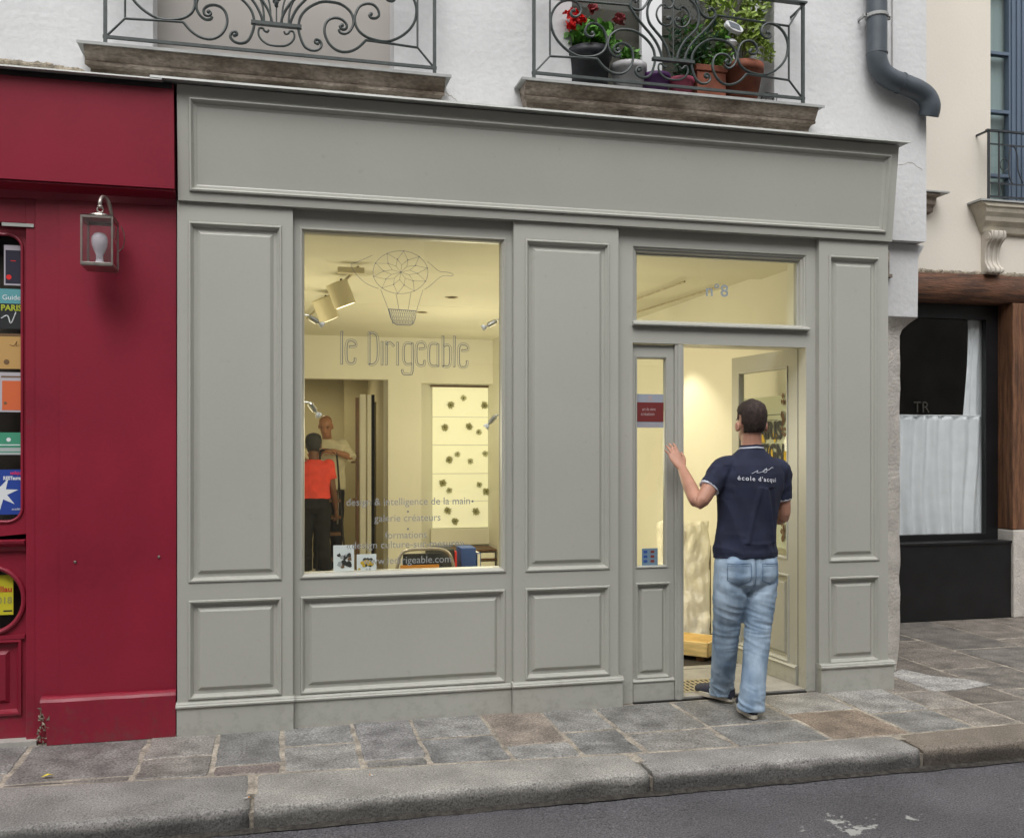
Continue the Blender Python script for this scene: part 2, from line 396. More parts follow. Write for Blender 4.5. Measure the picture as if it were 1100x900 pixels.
def slab(mb, quad, tint, gap=.012, top=None):
    """irregular paving stone from four corners with worn edges"""
    z = top if top is not None else random.uniform(-.003, .003)
    c = sum((V((q[0], q[1], 0)) for q in quad), V()) / 4
    outer = []; n = len(quad); seed = random.random() * 100
    for i in range(n):
        a = V((quad[i][0], quad[i][1], 0)); b = V((quad[(i + 1) % n][0], quad[(i + 1) % n][1], 0))
        k = max(3, int((b - a).length / .045)); d = (b - a).normalized(); nn = V((-d.y, d.x, 0))
        for j in range(k):
            p = a + (b - a) * (j / k)
            w = noise.noise(V((p.x * 9, p.y * 9, seed))) * .009 + noise.noise(V((p.x * 30, p.y * 30, seed))) * .005
            p = p + nn * w
            p = p + (c - p).normalized() * gap * (1.5 if j == 0 else 1)
            outer.append(p)
    m = len(outer); vs = []
    for p in outer: vs.append((p.x, p.y, -.03))
    for p in outer: vs.append((p.x, p.y, z - .005))
    inn = []
    for p in outer:
        q = p + (c - p).normalized() * .007; inn.append(q); vs.append((q.x, q.y, z))
    fs = []
    for r in range(2):
        for i in range(m): fs.append((r * m + i, r * m + (i + 1) % m, (r + 1) * m + (i + 1) % m, (r + 1) * m + i))
    fs.append(tuple(2 * m + i for i in range(m)))
    mb.add(vs, fs, 0, tint)

def tn(lo=.76, hi=1.14):
    g = random.uniform(lo, hi); w = random.uniform(-.02, .035)
    return (g * (1 + w), g, g * (1 - w * .9))
pv = MB()
cols = [(-1.62, -1.20, [-.42]), (-1.20, -.63, [-.58]), (-.63, -.285, [-.356]), (-.285, .04, [-.55]), (.04, .42, [-.314]), (.42, .735, [-.64]), (.735, 1.14, [-.35]),
        (1.14, 1.49, [-.57]), (1.49, 1.81, [-.41]), (1.81, 2.30, [-.51]), (2.30, 2.84, [-.50]), (2.84, 3.305, [-.376]), (3.305, 3.72, [-.49])]
special = {(3, 1): (.78, .66, .64), (2, 1): (.82, .79, .76), (7, 0): (1.02, .88, .78), (11, 1): (.86, .70, .58), (5, 0): (.86, .86, .90), (6, 1): (.84, .85, .88),
           (1, 1): (.78, .75, .72), (10, 0): (.80, .80, .80), (9, 0): (.85, .85, .84), (12, 0): (1.12, 1.12, 1.12), (11, 0): (1.08, 1.07, 1.06), (8, 1): (.82, .83, .84)}
for i, (x0, x1, sp) in enumerate(cols):
    ys = [.03] + sp + [None]
    if 9 <= i <= 10: ys[0] = .028
    for j in range(len(ys) - 1):
        ya = ys[j]; yb = ys[j + 1]
        q = [(x0, yb if yb is not None else yk(x0) + .012), (x1, yb if yb is not None else yk(x1) + .012), (x1, ya), (x0, ya)]
        slab(pv, q, special.get((i, j), tn()))
x = -1.62
while x > -9:
    w = random.uniform(.4, .6); s0 = random.uniform(-.5, -.2)
    slab(pv, [(x - w, s0), (x, s0), (x, .06), (x - w, .06)], tn()); slab(pv, [(x - w, -.60), (x, -.60), (x, s0), (x - w, s0)], tn()); x -= w
rc = [(3.72, 4.03, [.20, -.12, -.5, -.86], 1), (4.03, 4.42, [1.95, 1.2, .70, -.02, -.46, -.86], .8), (4.42, 4.95, [1.95, 1.25, .345, -.20, -.86], .75),
      (4.95, 5.56, [1.95, .875, .05, -.86], .72), (5.56, 6.08, [1.95, 1.14, .22, -.86], .8), (6.08, 6.75, [1.95, 1.35, .5, -.2, -.86], .85)]
x = 6.75
while x < 14:
    w = random.uniform(.45, .65); a = random.uniform(.9, 1.3); b = random.uniform(-.1, .3); rc.append((x, x + w, [1.95, a, b, -.86], .85)); x += w
for x0, x1, ys, g in rc:
    for a, b in zip(ys, ys[1:]):
        t = tn(.80 * g, 1.12 * g); t = (t[0] * 1.04, t[1] * .97, t[2] * .90); sk = .03 if a < 1.9 else 0
        slab(pv, [(x0, b), (x1, b + random.uniform(-.01, .01)), (x1, a + random.uniform(-.01, .01)), (x0, a)], t, gap=.011)
# pale cement patch beside the stone pier
cp = [(4.0, -.14), (4.22, -.16), (4.46, -.10), (4.40, .06), (4.24, .20), (4.19, .36), (4.17, .42), (4.0, .30)]
slab(pv, cp, (1.55, 1.55, 1.55), gap=0, top=.004)
o = pv.build('pavement', [M['slab'], M['mortar']], recalc=True); tag(o, kind='structure')
mo = MB(); mo.box(-9, 14, -.95, 2.6, -.10, -.0035)
tag(mo.build('pavement_bed', M['mortar']), kind='structure')

def kerbblock(mb, x0, x1, tint, dz=0):
    n = max(3, int((x1 - x0) / .04)); prof = []
    vs = []; fs = []; seed = random.random() * 50; m = None
    for i in range(n + 1):
        x = x0 + (x1 - x0) * i / n; yi = yk(x)
        e = min(i, n - i); ch = .012 if e == 0 else 0
        w = lambda k: noise.noise(V((x * 7, k * 3.1, seed))) * .006 + noise.noise(V((x * 22, k * 5, seed))) * .003
        row = [(yi, -.06), (yi, -.002 + dz), (yi - .012, .001 + dz + w(1) * .5), ((yi - 1.06) / 2, .001 + dz + w(2) * .7), (-1.085, -.001 + dz + w(3)), (-1.110 + w(4), -.006 + dz + w(4) * .9), (-1.120 + w(5) * 2, -.014 + dz + w(5)), (-1.122 + w(6) * 1.8, -.058), (-1.126 + w(7), -.13)]
        if ch: row = [(a if k < 5 else a + ch, b - (ch * .6 if k else 0)) for k, (a, b) in enumerate(row)]
        m = len(row); vs += [(x, a, b) for a, b in row]
    for i in range(n):
        for k in range(m - 1): fs.append((i * m + k, (i + 1) * m + k, (i + 1) * m + k + 1, i * m + k + 1))
    fs.append(tuple(range(m))); fs.append(tuple(n * m + k for k in range(m - 1, -1, -1)))
    mb.add(vs, fs, 0, tint)
kb = MB(); g = .009
xs = [-9, -7.4, -5.6, -3.7, -1.95, -.092, 1.725, 3.19, 4.9, 6.6, 8.3, 10, 12, 14]
ts = {-1.95: (.80, .80, .80), -.092: (1.0, 1.0, .97), 1.725: (.92, .92, .92), 3.19: (.66, .58, .50)}
for a, b in zip(xs, xs[1:]): kerbblock(kb, a + g, b - g, ts.get(a, tn()))
o = kb.build('kerb', M['granite'], smooth=False, weld=False); tag(o, kind='structure')
for p in o.data.polygons: p.use_smooth = len(p.vertices) == 4
kj = MB()
kj.box(-9, 14, -1.105, -.9, -.12, -.03)
tag(kj.build('kerb_mortar', M['mortar']), kind='structure')

rd = MB(); nx, ny = 150, 30
vs = []; fs = []
for j in range(ny + 1):
    for i in range(nx + 1):
        x = -20 + 40 * i / nx; y = -1.1 - 5.0 * j / ny
        vs.append((x, y, -.105 + .006 * noise.noise(V((x * 1.3, y * 1.3, 0))) + .015 * min(1, abs(y + 1.1) / 2.5)))
for j in range(ny):
    for i in range(nx): a = j * (nx + 1) + i; fs.append((a, a + nx + 1, a + nx + 2, a + 1))
rd.add(vs, fs)
o = rd.build('road', M['road'], smooth=True); tag(o, kind='structure')
# grit and dead leaves packed along the foot of the kerb
gg_ = MB(); n = 700; vs = []; fs = []
for i in range(n + 1):
    x = -9 + 23 * i / n; w_ = .012 + .022 * abs(noise.noise(V((x * 3, 0, 7)))) + .02 * abs(noise.noise(V((x * 17, 3, 7))))
    vs += [(x, -1.118, -.088), (x, -1.128 - w_ * .4, -.094), (x, -1.13 - w_, -.1005)]
for i in range(n): a = i * 3; fs += [(a, a + 3, a + 4, a + 1), (a + 1, a + 4, a + 5, a + 2)]
gg_.add(vs, fs); tag(gg_.build('gutter_grit', mat('gutter_grit', (.045, .04, .034), .9, .5, 30, 1., 90, fine=.5)), kind='structure')
for (x, y, z, a, lb) in ((-.115, -1.02, .006, .5, 'cigarette butt lying on the kerb joint at the lower left'), (.44, -.86, .005, 2.1, 'cigarette butt on the paving below the display window')):
    cb_ = MB(); d = V((math.cos(a), math.sin(a), 0)); c = V((x, y, z)); cb_.tube([c - d * .012, c + d * .006], .0038, 8, mi=0); cb_.tube([c + d * .0061, c + d * .014], .0039, 8, mi=1)
    o = cb_.build('cigarette_butt', [plain('cigarette_paper', (.6, .58, .54), .8), plain('cigarette_filter', (.55, .26, .08), .8)], origin=tuple(c), weld=False); tag(o, lb, 'cigarette butt')
gd = MB(); gd.box(-200, 200, -200, 200, -.5, -.16); tag(gd.build('ground', M['ground']), kind='structure')
# pavement of the other side of the street
op = MB(); op.box(-20, 20, -7.595, -6.08, -.14, .02); tag(op.build('far_pavement', M['slab']), kind='structure')

# ------------------------------------------------------------------ white building with the two balconies
wb = thing('white_building', (0, .26, 0), 'white rendered old building over the grey and red shopfronts with two iron balconies', 'building')
wl = MB()
XL, XR = -12, 4.253
# front wall above the shops with window openings
wl.plate(XL, XR, 2.90, 8.5, .26, .62, [(-.643, .679, 3.66, 6.1), (1.765, 3.125, 3.66, 6.1), (-3.3, -2.0, 3.66, 6.1)])
me = wl
# rough corner blocks stepping back under the first floor
me.prism([(3.60, 2.40), (4.24, 2.40), (4.245, 2.80), (4.258, 2.83), (4.295, 2.895), (3.60, 2.905)], .33, 1.9)
wl.box(XL, 3.6, .40, .62, 2.78, 2.90)
wl.box(4.05, 4.25, .60, 1.95, 2.88, 8.5)
o = wl.build('wall', M['plaster'], wb, bevel=.006)
pr = MB()
nz = 60; vs = []; fs = []
seg = []
for i in range(nz + 1):
    z = 2.40 * i / nz
    xr = 4.146 + noise.noise(V((z * 7, 3, 1))) * .010 + noise.noise(V((z * 25, 3, 1))) * .005
    if z > 2.29: xr += (.10 * ((z - 2.29) / .11) ** 1.6)
    yf = .38 + noise.noise(V((z * 9, 8, 1))) * .006
    if z > 2.29: yf -= .05 * ((z - 2.29) / .11) ** 1.5
    if z < .2: xr -= .03 * (1 - z / .2); 
    seg.append([(3.76, yf, z), (3.9, yf - .002, z), (4.0, yf + noise.noise(V((z * 15, 1, 5))) * .004, z), (xr - .012, yf, z), (xr, yf + .014, z), (xr + noise.noise(V((z * 9, 1, 9))) * .004, 1.0, z), (xr, 1.95, z)])
for r in seg: vs += r
k = 7
for i in range(nz):
    for j in range(k - 1): fs.append((i * k + j, i * k + j + 1, (i + 1) * k + j + 1, (i + 1) * k + j))
pr.add(vs, fs); o = pr.build('stone_pier', M['stonepier'], wb, label='pitted pale stone pier right of the grey shopfront'); o.data.shade_smooth()
wk = MB(); wk.box(3.93, 4.0, .30, .345, 2.68, 2.83); wk.box(3.925, 4.02, .295, .345, 2.655, 2.68)
wk.build('wood_block', M['ledge'], wb, bevel=.004)
# broken render along the flashings
rb = MB()
def crumbs(mb, pts, y, th, n, s0, s1):
    for i in range(n):
        t = random.random() * (len(pts) - 1); k = int(t); a = V(pts[k]); b = V(pts[k + 1]); p = a + (b - a) * (t - k)
        s = random.uniform(s0, s1); c = V((p.x + random.uniform(-.01, .01), y, p.y + random.uniform(-th, th)))
        ang = random.random() * 6; m = 6
        vs = [c + V((math.cos(ang + q * 1.05) * s * random.uniform(.6, 1.3) * 1.6, random.uniform(-.012, 0), math.sin(ang + q * 1.05) * s * random.uniform(.5, 1))) for q in range(m)]
        vs.append(c + V((0, -.012, 0))); mb.add(vs, [(q, (q + 1) % m, m) for q in range(m)])
crumbs(rb, [(-1.6, 3.575), (-1.2, 3.560), (-1.02, 3.548)], .262, .006, 130, .010, .024)
rb.build('broken_render', M['rubble'], wb, label='crumbling edge of the render above the red shop roof', weld=False)
rb = MB(); crumbs(rb, [(3.95, 2.89), (3.95, 3.1), (3.955, 3.25)], .262, .004, 60, .006, .014)
rb.build('broken_render', M['rubble'], wb, weld=False)
rb = MB(); crumbs(rb, [(3.3, 3.545), (3.45, 3.52), (3.6, 3.505)], .262, .004, 30, .005, .012)
rb.build('broken_render', M['rubble'], wb, weld=False)
def crack(pts, r_=.0016):
    mb = MB(); P_ = cr([V(p) for p in pts], 7)
    mb.tube([(p.x + random.uniform(-.006, .006), .2595, p.z + random.uniform(-.006, .006)) for p in P_], r_, 5)
    return mb.build('wall_crack', M['rubble'], wb)
crack([(3.38, .26, 3.53), (3.48, .26, 3.515), (3.56, .26, 3.50), (3.62, .26, 3.53), (3.75, .26, 3.50)])
crack([(3.78, .26, 3.45), (3.86, .26, 3.47), (3.93, .26, 3.44), (4.03, .26, 3.40), (4.13, .26, 3.42), (4.22, .26, 3.38)], .0012)
crack([(.98, .26, 3.62), (1.05, .26, 3.57), (1.13, .26, 3.55), (1.20, .26, 3.53)], .0012)

# upper windows
w1 = MB(); w1.plate(-.643, .679, 3.66, 6.1, .46, .50); o = w1.build('shutter_panel', mat('greige_shutter', (.36, .335, .31), .7, .03, 2, .1, 30), wb, label='plain greige panel closing the window behind the left balcony')
w2 = MB(); w2.plate(1.765, 3.125, 3.66, 6.1, .47, .52, [(1.775, 2.30, 3.72, 6.05), (2.44, 3.08, 3.72, 6.05)])
fr = w2.build('window_frame', M['white'], wb, bevel=.003, label='white window frame behind the flower pots')
gg = MB(); gg.box(1.775, 2.30, .50, .505, 3.72, 6.05); gg.box(2.44, 3.08, .50, .505, 3.72, 6.05); gg.build('window_pane', M['darkglass'], fr)
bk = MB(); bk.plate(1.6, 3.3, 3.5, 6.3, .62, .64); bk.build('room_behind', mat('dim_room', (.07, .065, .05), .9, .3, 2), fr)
w3 = MB(); w3.plate(-3.3, -2.0, 3.66, 6.1, .46, .50); w3.build('shutter_panel', M['white'], wb)

def ledge(x0, x1, zt, yf, parent, label):
    """worn moulded stone shelf on the wall, with metal capping, as cross section along X"""
    mb = MB()
    a = [(.27, zt - .17), (yf + .100, zt - .17), (yf + .092, zt - .112), (yf + .050, zt - .106), (yf + .046, zt - .092), (yf + .058, zt - .084), (yf + .014, zt - .022), (yf + .012, zt - .014), (.27, zt - .013)]
    n = 90; m = len(a); vs = []; fs = []; seed = random.random() * 40
    for i in range(n + 1):
        x = x0 + .03 + (x1 - x0 - .06) * i / n
        for k, (y, z) in enumerate(a):
            q = noise.noise(V((x * 6, k * 2, seed))) * .005 + noise.noise(V((x * 25, k * 2, seed))) * .004 + (noise.noise(V((x * 60, k, seed))) * .003) if 1 <= k <= 5 else 0
            if k == 2: q *= 2
            ee = min(i, n - i); xe = 0
            vs.append((x + (0 if ee else (.035 if i == 0 else -.035) * (1 if k in (0, 1, 2) else 0)), y + q, z + q * .7))
    for i in range(n):
        for k in range(m): fs.append((i * m + k, i * m + (k + 1) % m, (i + 1) * m + (k + 1) % m, (i + 1) * m + k))
    fs.append(tuple(range(m))); fs.append(tuple(n * m + k for k in range(m - 1, -1, -1)))
    mb.add(vs, fs); o = mb.build('balcony_ledge', M['ledge'], parent, label=label)
    c = MB(); c.extx([(.265, zt - .012), (yf - .004, zt - .014), (yf - .004, zt - .020), (yf - .010, zt - .020), (yf - .010, zt - .004), (.265, zt)], x0, x1)
    return o, c

CV = {
'A':[(0.246, 0.397), (0.23, 0.389), (0.231, 0.367), (0.252, 0.359), (0.279, 0.373), (0.29, 0.404), (0.27, 0.44), (0.23, 0.455), (0.176, 0.442), (0.132, 0.404), (0.107, 0.35), (0.107, 0.291), (0.123, 0.241), (0.158, 0.194), (0.212, 0.152), (0.274, 0.128), (0.337, 0.13), (0.391, 0.144), (0.432, 0.174), (0.45, 0.214), (0.45, 0.257), (0.427, 0.307), (0.391, 0.329), (0.351, 0.329), (0.324, 0.305), (0.317, 0.274), (0.333, 0.254), (0.36, 0.252), (0.371, 0.265), (0.362, 0.274)],
'B2':[(0.391, 0.123), (0.437, 0.075), (0.491, 0.048), (0.546, 0.049), (0.592, 0.081), (0.618, 0.136), (0.615, 0.187), (0.592, 0.22), (0.555, 0.232), (0.519, 0.223), (0.498, 0.2), (0.502, 0.176), (0.523, 0.171), (0.535, 0.186), (0.523, 0.194)],
'C':[(0.541, 0.167), (0.532, 0.152), (0.505, 0.149), (0.477, 0.17), (0.459, 0.215), (0.473, 0.268), (0.519, 0.306), (0.573, 0.317), (0.638, 0.311), (0.703, 0.274), (0.745, 0.226), (0.76, 0.175), (0.757, 0.123), (0.731, 0.059), (0.693, 0.038), (0.656, 0.044), (0.636, 0.068), (0.645, 0.093), (0.666, 0.098), (0.671, 0.084), (0.658, 0.077)],
'E':[(0.595, 0.462), (0.612, 0.435), (0.642, 0.397), (0.681, 0.356), (0.729, 0.308), (0.769, 0.259), (0.795, 0.208), (0.806, 0.172)],
'F':[(0.634, 0.488), (0.642, 0.495), (0.638, 0.505), (0.621, 0.503), (0.606, 0.487), (0.603, 0.465), (0.618, 0.448), (0.647, 0.443), (0.677, 0.452), (0.703, 0.482), (0.721, 0.516), (0.729, 0.542), (.74, .59)],
'G':[(.80, .59), (0.773, 0.547), (0.738, 0.514), (0.716, 0.471), (0.712, 0.421), (0.725, 0.373), (0.76, 0.332), (0.8, 0.291), (0.831, 0.244), (0.848, 0.205), (0.855, 0.173)],
'H':[(0.857, 0.408), (0.844, 0.41), (0.844, 0.423), (0.86, 0.42), (0.87, 0.401), (0.857, 0.375), (0.822, 0.367), (0.791, 0.384), (0.771, 0.423), (0.778, 0.461), (0.8, 0.488), (0.822, 0.494), (0.835, 0.484), (0.826, 0.474)],
'I':[(0.835, 0.492), (0.844, 0.476), (0.866, 0.483), (0.879, 0.509), (0.87, 0.533), (0.848, 0.555), (.83, .59)],
'K':[(0.839, 0.126), (0.831, 0.114), (0.816, 0.119), (0.808, 0.131), (0.789, 0.129), (0.784, 0.1), (0.8, 0.069), (0.835, 0.047), (0.886, 0.042)]}
def railing(x0, z0, yf, parent, label, grapes=False, dz=0):
    W = 1.76; H = .60; mb = MB(); c = W / 2
    def P3(u, v, dy=0): return (x0 + u, yf + dy, z0 + v)
    r = .0076
    for u in (0, W):
        mb.box(x0 + u - .009, x0 + u + .009, yf - .009, yf + .009, z0 - .035, z0 + H)
    mb.box(x0 - .012, x0 + W + .012, yf - .008, yf + .008, z0 - .004, z0 + .012)
    mb.box(x0 - .02, x0 + W + .02, yf - .022, yf + .022, z0 + H, z0 + H + .012)
    for u in (0, W):
        mb.tube([P3(u, H - .01), (x0 + u, .27, z0 + H - .02)], .008)
    def both(L, rr=r, sm=True):
        for s_ in (0, 1):
            pts = [P3(u if not s_ else W - u, v) for u, v in L]
            mb.tube(cr(pts, 5) if sm else pts, rr, 7, flat=1.5)
    both([(.005, .008), (.098, .111), (.098, .451), (.01, H - .01)], .006, False)
    both([(.098, .111), (.247, .118), (.391, .123)], .0065, False)
    both([(.098, .451), (.595, .466)], .0065, False)
    for k in CV: both(CV[k], r if k not in 'HIK' else .0058)
    mb.box(x0 + c - .135, x0 + c + .135, yf - .016, yf + .016, z0 + .150, z0 + .168)
    mb.tube([P3(c, .168), P3(c, H)], .004)
    for s_ in (1, -1):
        for L in ([(.065, .17), (.075, .26), (.12, .36), (.155, .46), (.13, .59)],):
            if grapes: mb.tube(cr([P3(c + s_ * u, v) for u, v in L], 5), .0058, 7, flat=1.5)
        if grapes: mb.tube(cr([P3(c + s_ * u, v) for u, v in [(.03, .17), (.035, .26), (.06, .36), (.05, .46)]], 5), .005, 7)
    for u, v in ((.362, .274), (.523, .194), (.658, .080), (.845, .415), (.246, .397)):
        for q in (u, W - u): mb.lathe((x0 + q, yf, z0 + v), [(.001, -.011), (.010, -.008), (.012, 0), (.010, .008), (.001, .011)], 8, ax='y')
    if grapes:
        for i in range(34):
            a = i / 34; w = .042 * a + .004
            mb.lathe((x0 + c + random.uniform(-w, w), yf - random.uniform(.0, .014), z0 + .262 + a * .13), [(.001, -.010), (.009, -.006), (.011, 0), (.009, .006), (.001, .010)], 7, ax='z')
    return mb.build('balcony_railing', M['iron'], parent, label=label, smooth=False)

Z1 = 3.665
for (x0, x1, rx, zt, lb, gr) in ((-1.0, .985, -.866, 3.652, 'left', True), (1.40, 3.372, 1.484, 3.680, 'right', False)):
    o, c = ledge(x0, x1, zt, .08, wb, 'worn brown stone ledge under the %s balcony' % lb)
    c.build('capping', M['zinc'], o, bevel=.001)
    rl = railing(rx, zt + .038, .115, o, 'wrought iron scroll railing of the %s balcony' % lb, gr)

# ------------------------------------------------------------------ rain pipe
dp = thing('drainpipe', (3.82, .18, 3.7), 'dark grey rain pipe bending round the corner of the white building', 'drainpipe')
pts = cr([(3.82, .18, 8.4), (3.82, .18, 5.0), (3.82, .18, 4.20), (3.82, .18, 4.06), (3.855, .18, 3.975), (3.93, .18, 3.93), (4.03, .18, 3.905), (4.13, .18, 3.875), (4.195, .18, 3.835), (4.222, .18, 3.775), (4.222, .20, 3.72)], 6)
pm = MB(); pm.tube(pts, .065, 20)
pp = pm.build('pipe', M['pipe'], dp, smooth=True)
cl = MB()
cl.lathe((3.82, .18, 4.33), [(.068, -.012), (.073, -.010), (.073, .010), (.068, .012)], 20)
cl.box(3.72, 3.76, .17, .19, 4.32, 4.34); cl.box(3.88, 3.92, .17, .19, 4.32, 4.34); cl.box(3.73, 3.74, .17, .27, 4.322, 4.338); cl.box(3.90, 3.91, .17, .27, 4.322, 4.338)
cl.build('clamp', M['zinc'], dp)
cl = MB(); cl.lathe((3.82, .18, 4.085), [(.066, -.006), (.069, -.004), (.069, .006), (.066, .008)], 20)
cl.build('joint_collar', M['pipe'], dp)
cl = MB(); cl.tube([V((4.0, .18, 3.912)) + V((.012, 0, -.003)) * k for k in (-.5, .5)], .069, 20)
cl.build('joint_collar', M['pipe'], dp)
cb = MB(); cb.tube(cr([(3.985, .25, 7), (3.985, .25, 4.4), (3.985, .25, 4.0), (3.99, .25, 3.95), (4.02, .25, 3.90)], 4), .004, 6)
o = cb.build('wall_cable', M['cableg'], origin=(3.985, .25, 3.9)); tag(o, 'thin grey cable clipped to the white wall right of the rain pipe', 'cable')

# ------------------------------------------------------------------ cream building on the right, set back
YR = 1.96
rbld = thing('cream_building', (4.4, YR, 0), 'cream rendered building set back behind the right corner with a dark restaurant window', 'building')
w = MB(); w.plate(4.0, 14, 3.05, 9, YR, YR + .4, [(6.20, 7.25, 3.70, 6.4), (8.6, 9.6, 3.70, 6.4)]); w.box(6.55, 14, YR + .005, YR + .4, .8, 3.05)
w.build('wall', M['cream'], rbld)
w = MB()
n = 70; vs = []; fs = []
for i in range(n + 1):
    x = 4.3 + 9 * i / n; q = noise.noise(V((x * 3, 0, 4))) * .012; q2 = noise.noise(V((x * 4, 5, 4))) * .015
    vs += [(x, YR - .03 + q, 2.81 + q2), (x, YR - .04 - q, 2.93), (x, YR - .03 + q2, 3.045 + q), (x, YR + .3, 3.06), (x, YR + .3, 2.80)]
for i in range(n):
    for k in range(5): fs.append((i * 5 + k, i * 5 + (k + 1) % 5, (i + 1) * 5 + (k + 1) % 5, (i + 1) * 5 + k))
w.add(vs, fs); w.build('lintel_beam', M['beam'], rbld, smooth=True, label='rough brown timber beam over the dark window')
w = MB(); crumbs(w, [(5.4, 3.055), (6.2, 3.058), (7, 3.055)], YR - .01, .005, 90, .012, .03); w.build('broken_render', M['rubble'], rbld, weld=False)
w = MB(); w.box(6.400, 6.72, YR - .04, YR + .25, .785, 2.805)
w.build('timber_post', M['post'], rbld, bevel=.006, label='brown timber post right of the dark window')
w = MB()
w.box(6.40, 7.3, YR - .05, YR + .3, 0, .78)
w.build('stone_base', M['stonepier'], rbld, bevel=.012)
w = MB(); w.plate(4.7, 6.398, .685, 2.805, YR + .14, YR + .20, [(4.85, 6.272, .738, 2.672)])
f = w.build('window_frame', M['black'], rbld, bevel=.003, label='black frame of the restaurant window')
w = MB(); w.box(4.85, 6.272, YR + .168, YR + .174, .738, 2.672); w.build('window_pane', M['darkglass'], f)
w = MB(); w.box(4.6, 6.40, YR - .02, YR + .10, 0, .665); w.box(4.6, 6.40, YR - .035, YR + .14, .665, .685)
w.build('base_panel', M['black'], rbld, bevel=.003, label='plain black panel under the restaurant window')
w = MB(); w.plate(3.9, 6.6, 0, 3.0, YR + 2.2, YR + 2.3); w.box(3.9, 6.6, YR + .26, YR + 2.2, 2.9, 2.95); w.box(6.5, 6.6, YR + .26, YR + 2.2, 0, 2.95)
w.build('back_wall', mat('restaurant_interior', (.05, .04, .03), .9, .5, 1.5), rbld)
w = MB(); w.box(4.0, 14, YR - .005, YR + .3, -.05, .012); w.build('foot_strip', M['sill'], rbld)
# lettering on the glass, only its end shows beside the pier
tm = MB(); text_on(tm, 'TR', 5.53, YR + .163, 1.83, .14, 'LEFT', bold=0)
tm.build('window_lettering', plain('faint_gold_lettering', (.028, .026, .020), .8), f, weld=False)
def curtain(name, x0, x1, z0, z1, y, folds, label, amp=.018, pinch=None):
    mb = MB(); nu, nv = int((x1 - x0) * 130), 26; vs = []; fs = []
    for j in range(nv + 1):
        v = j / nv
        for i in range(nu + 1):
            u = i / nu; a, b = x0, x1
            if pinch: a = pinch(v)
            x = a + (b - a) * u
            ph = u * folds * 6.28 + noise.noise(V((u * 4, v * 1.3, 2))) * 2.4
            yy = y + math.sin(ph) * amp * (.75 + .35 * noise.noise(V((u * 5, v, 7)))) + noise.noise(V((u * 22, v * 2, 3))) * .006
            vs.append((x, yy, z0 + (z1 - z0) * v))
    for j in range(nv):
        for i in range(nu): a = j * (nu + 1) + i; fs.append((a, a + 1, a + nu + 2, a + nu + 1))
    mb.add(vs, fs); o = mb.build(name, M['curtain'], origin=((x0 + x1) / 2, y, z0), smooth=True)
    o.modifiers.new('thick', 'SOLIDIFY').thickness = .002
    return tag(o, label, 'curtain')
curtain('cafe_curtain', 4.9, 6.37, .70, 1.800, YR + .22, 11, 'white half height curtain gathered on a rod in the dark restaurant window', .024)
curtain('side_curtain', 6.05, 6.38, 1.74, 2.76, YR + .25, 3.5, 'narrow white curtain drawn aside above the half height curtain', .016,
        pinch=lambda v: 6.108 + .078 * v - .015 * max(0, (v - .85) / .15))
w = MB(); w.tube([(4.80, YR + .22, 1.805), (6.37, YR + .22, 1.805)], .006, 8)
o = w.build('curtain_rod', M['white'], origin=(5.5, YR + .19, 1.74)); tag(o, 'thin white rod carrying the half height curtain', 'curtain rod')
# blue window + juliet balcony
w = MB(); w.plate(6.20, 7.25, 3.70, 6.4, YR + .12, YR + .18, [(6.275, 6.50, 4.0, 4.55), (6.275, 6.50, 4.58, 5.08), (6.275, 6.50, 5.11, 5.7), (6.68, 7.18, 4.0, 6.2), (6.275, 6.50, 3.75, 3.97)])
f = w.build('blue_window_frame', M['blue'], rbld, bevel=.004, label='slate blue window frame behind the small balcony')
w = MB()
for x in (6.52, 6.575, 6.63): w.box(x, x + .03, YR + .105, YR + .12, 3.72, 6.38)
w.build('frame_moulding', M['blue'], f, bevel=.003)
w = MB(); w.box(6.26, 7.2, YR + .15, YR + .155, 3.74, 6.3); w.build('window_pane', M['darkglass'], f)
w = MB(); w.plate(6.2, 7.25, 3.7, 6.4, YR + .22, YR + .23); w.build('net_curtain', M['teal'], f)
w = MB()
w.extx([(YR, 3.66), (1.80, 3.66), (1.80, 3.625), (1.815, 3.615), (1.825, 3.58), (1.85, 3.545), (1.86, 3.51), (1.90, 3.47), (1.92, 3.42), (YR, 3.41)], 6.02, 8.0)
o = w.build('balcony_slab', M['ledge'], rbld, bevel=.004, label='moulded stone slab of the small right hand balcony')
o.data.materials[0] = mat('pale_stone_slab', (.46, .42, .34), .85, .15, 6, .4, 40, fine=.08)
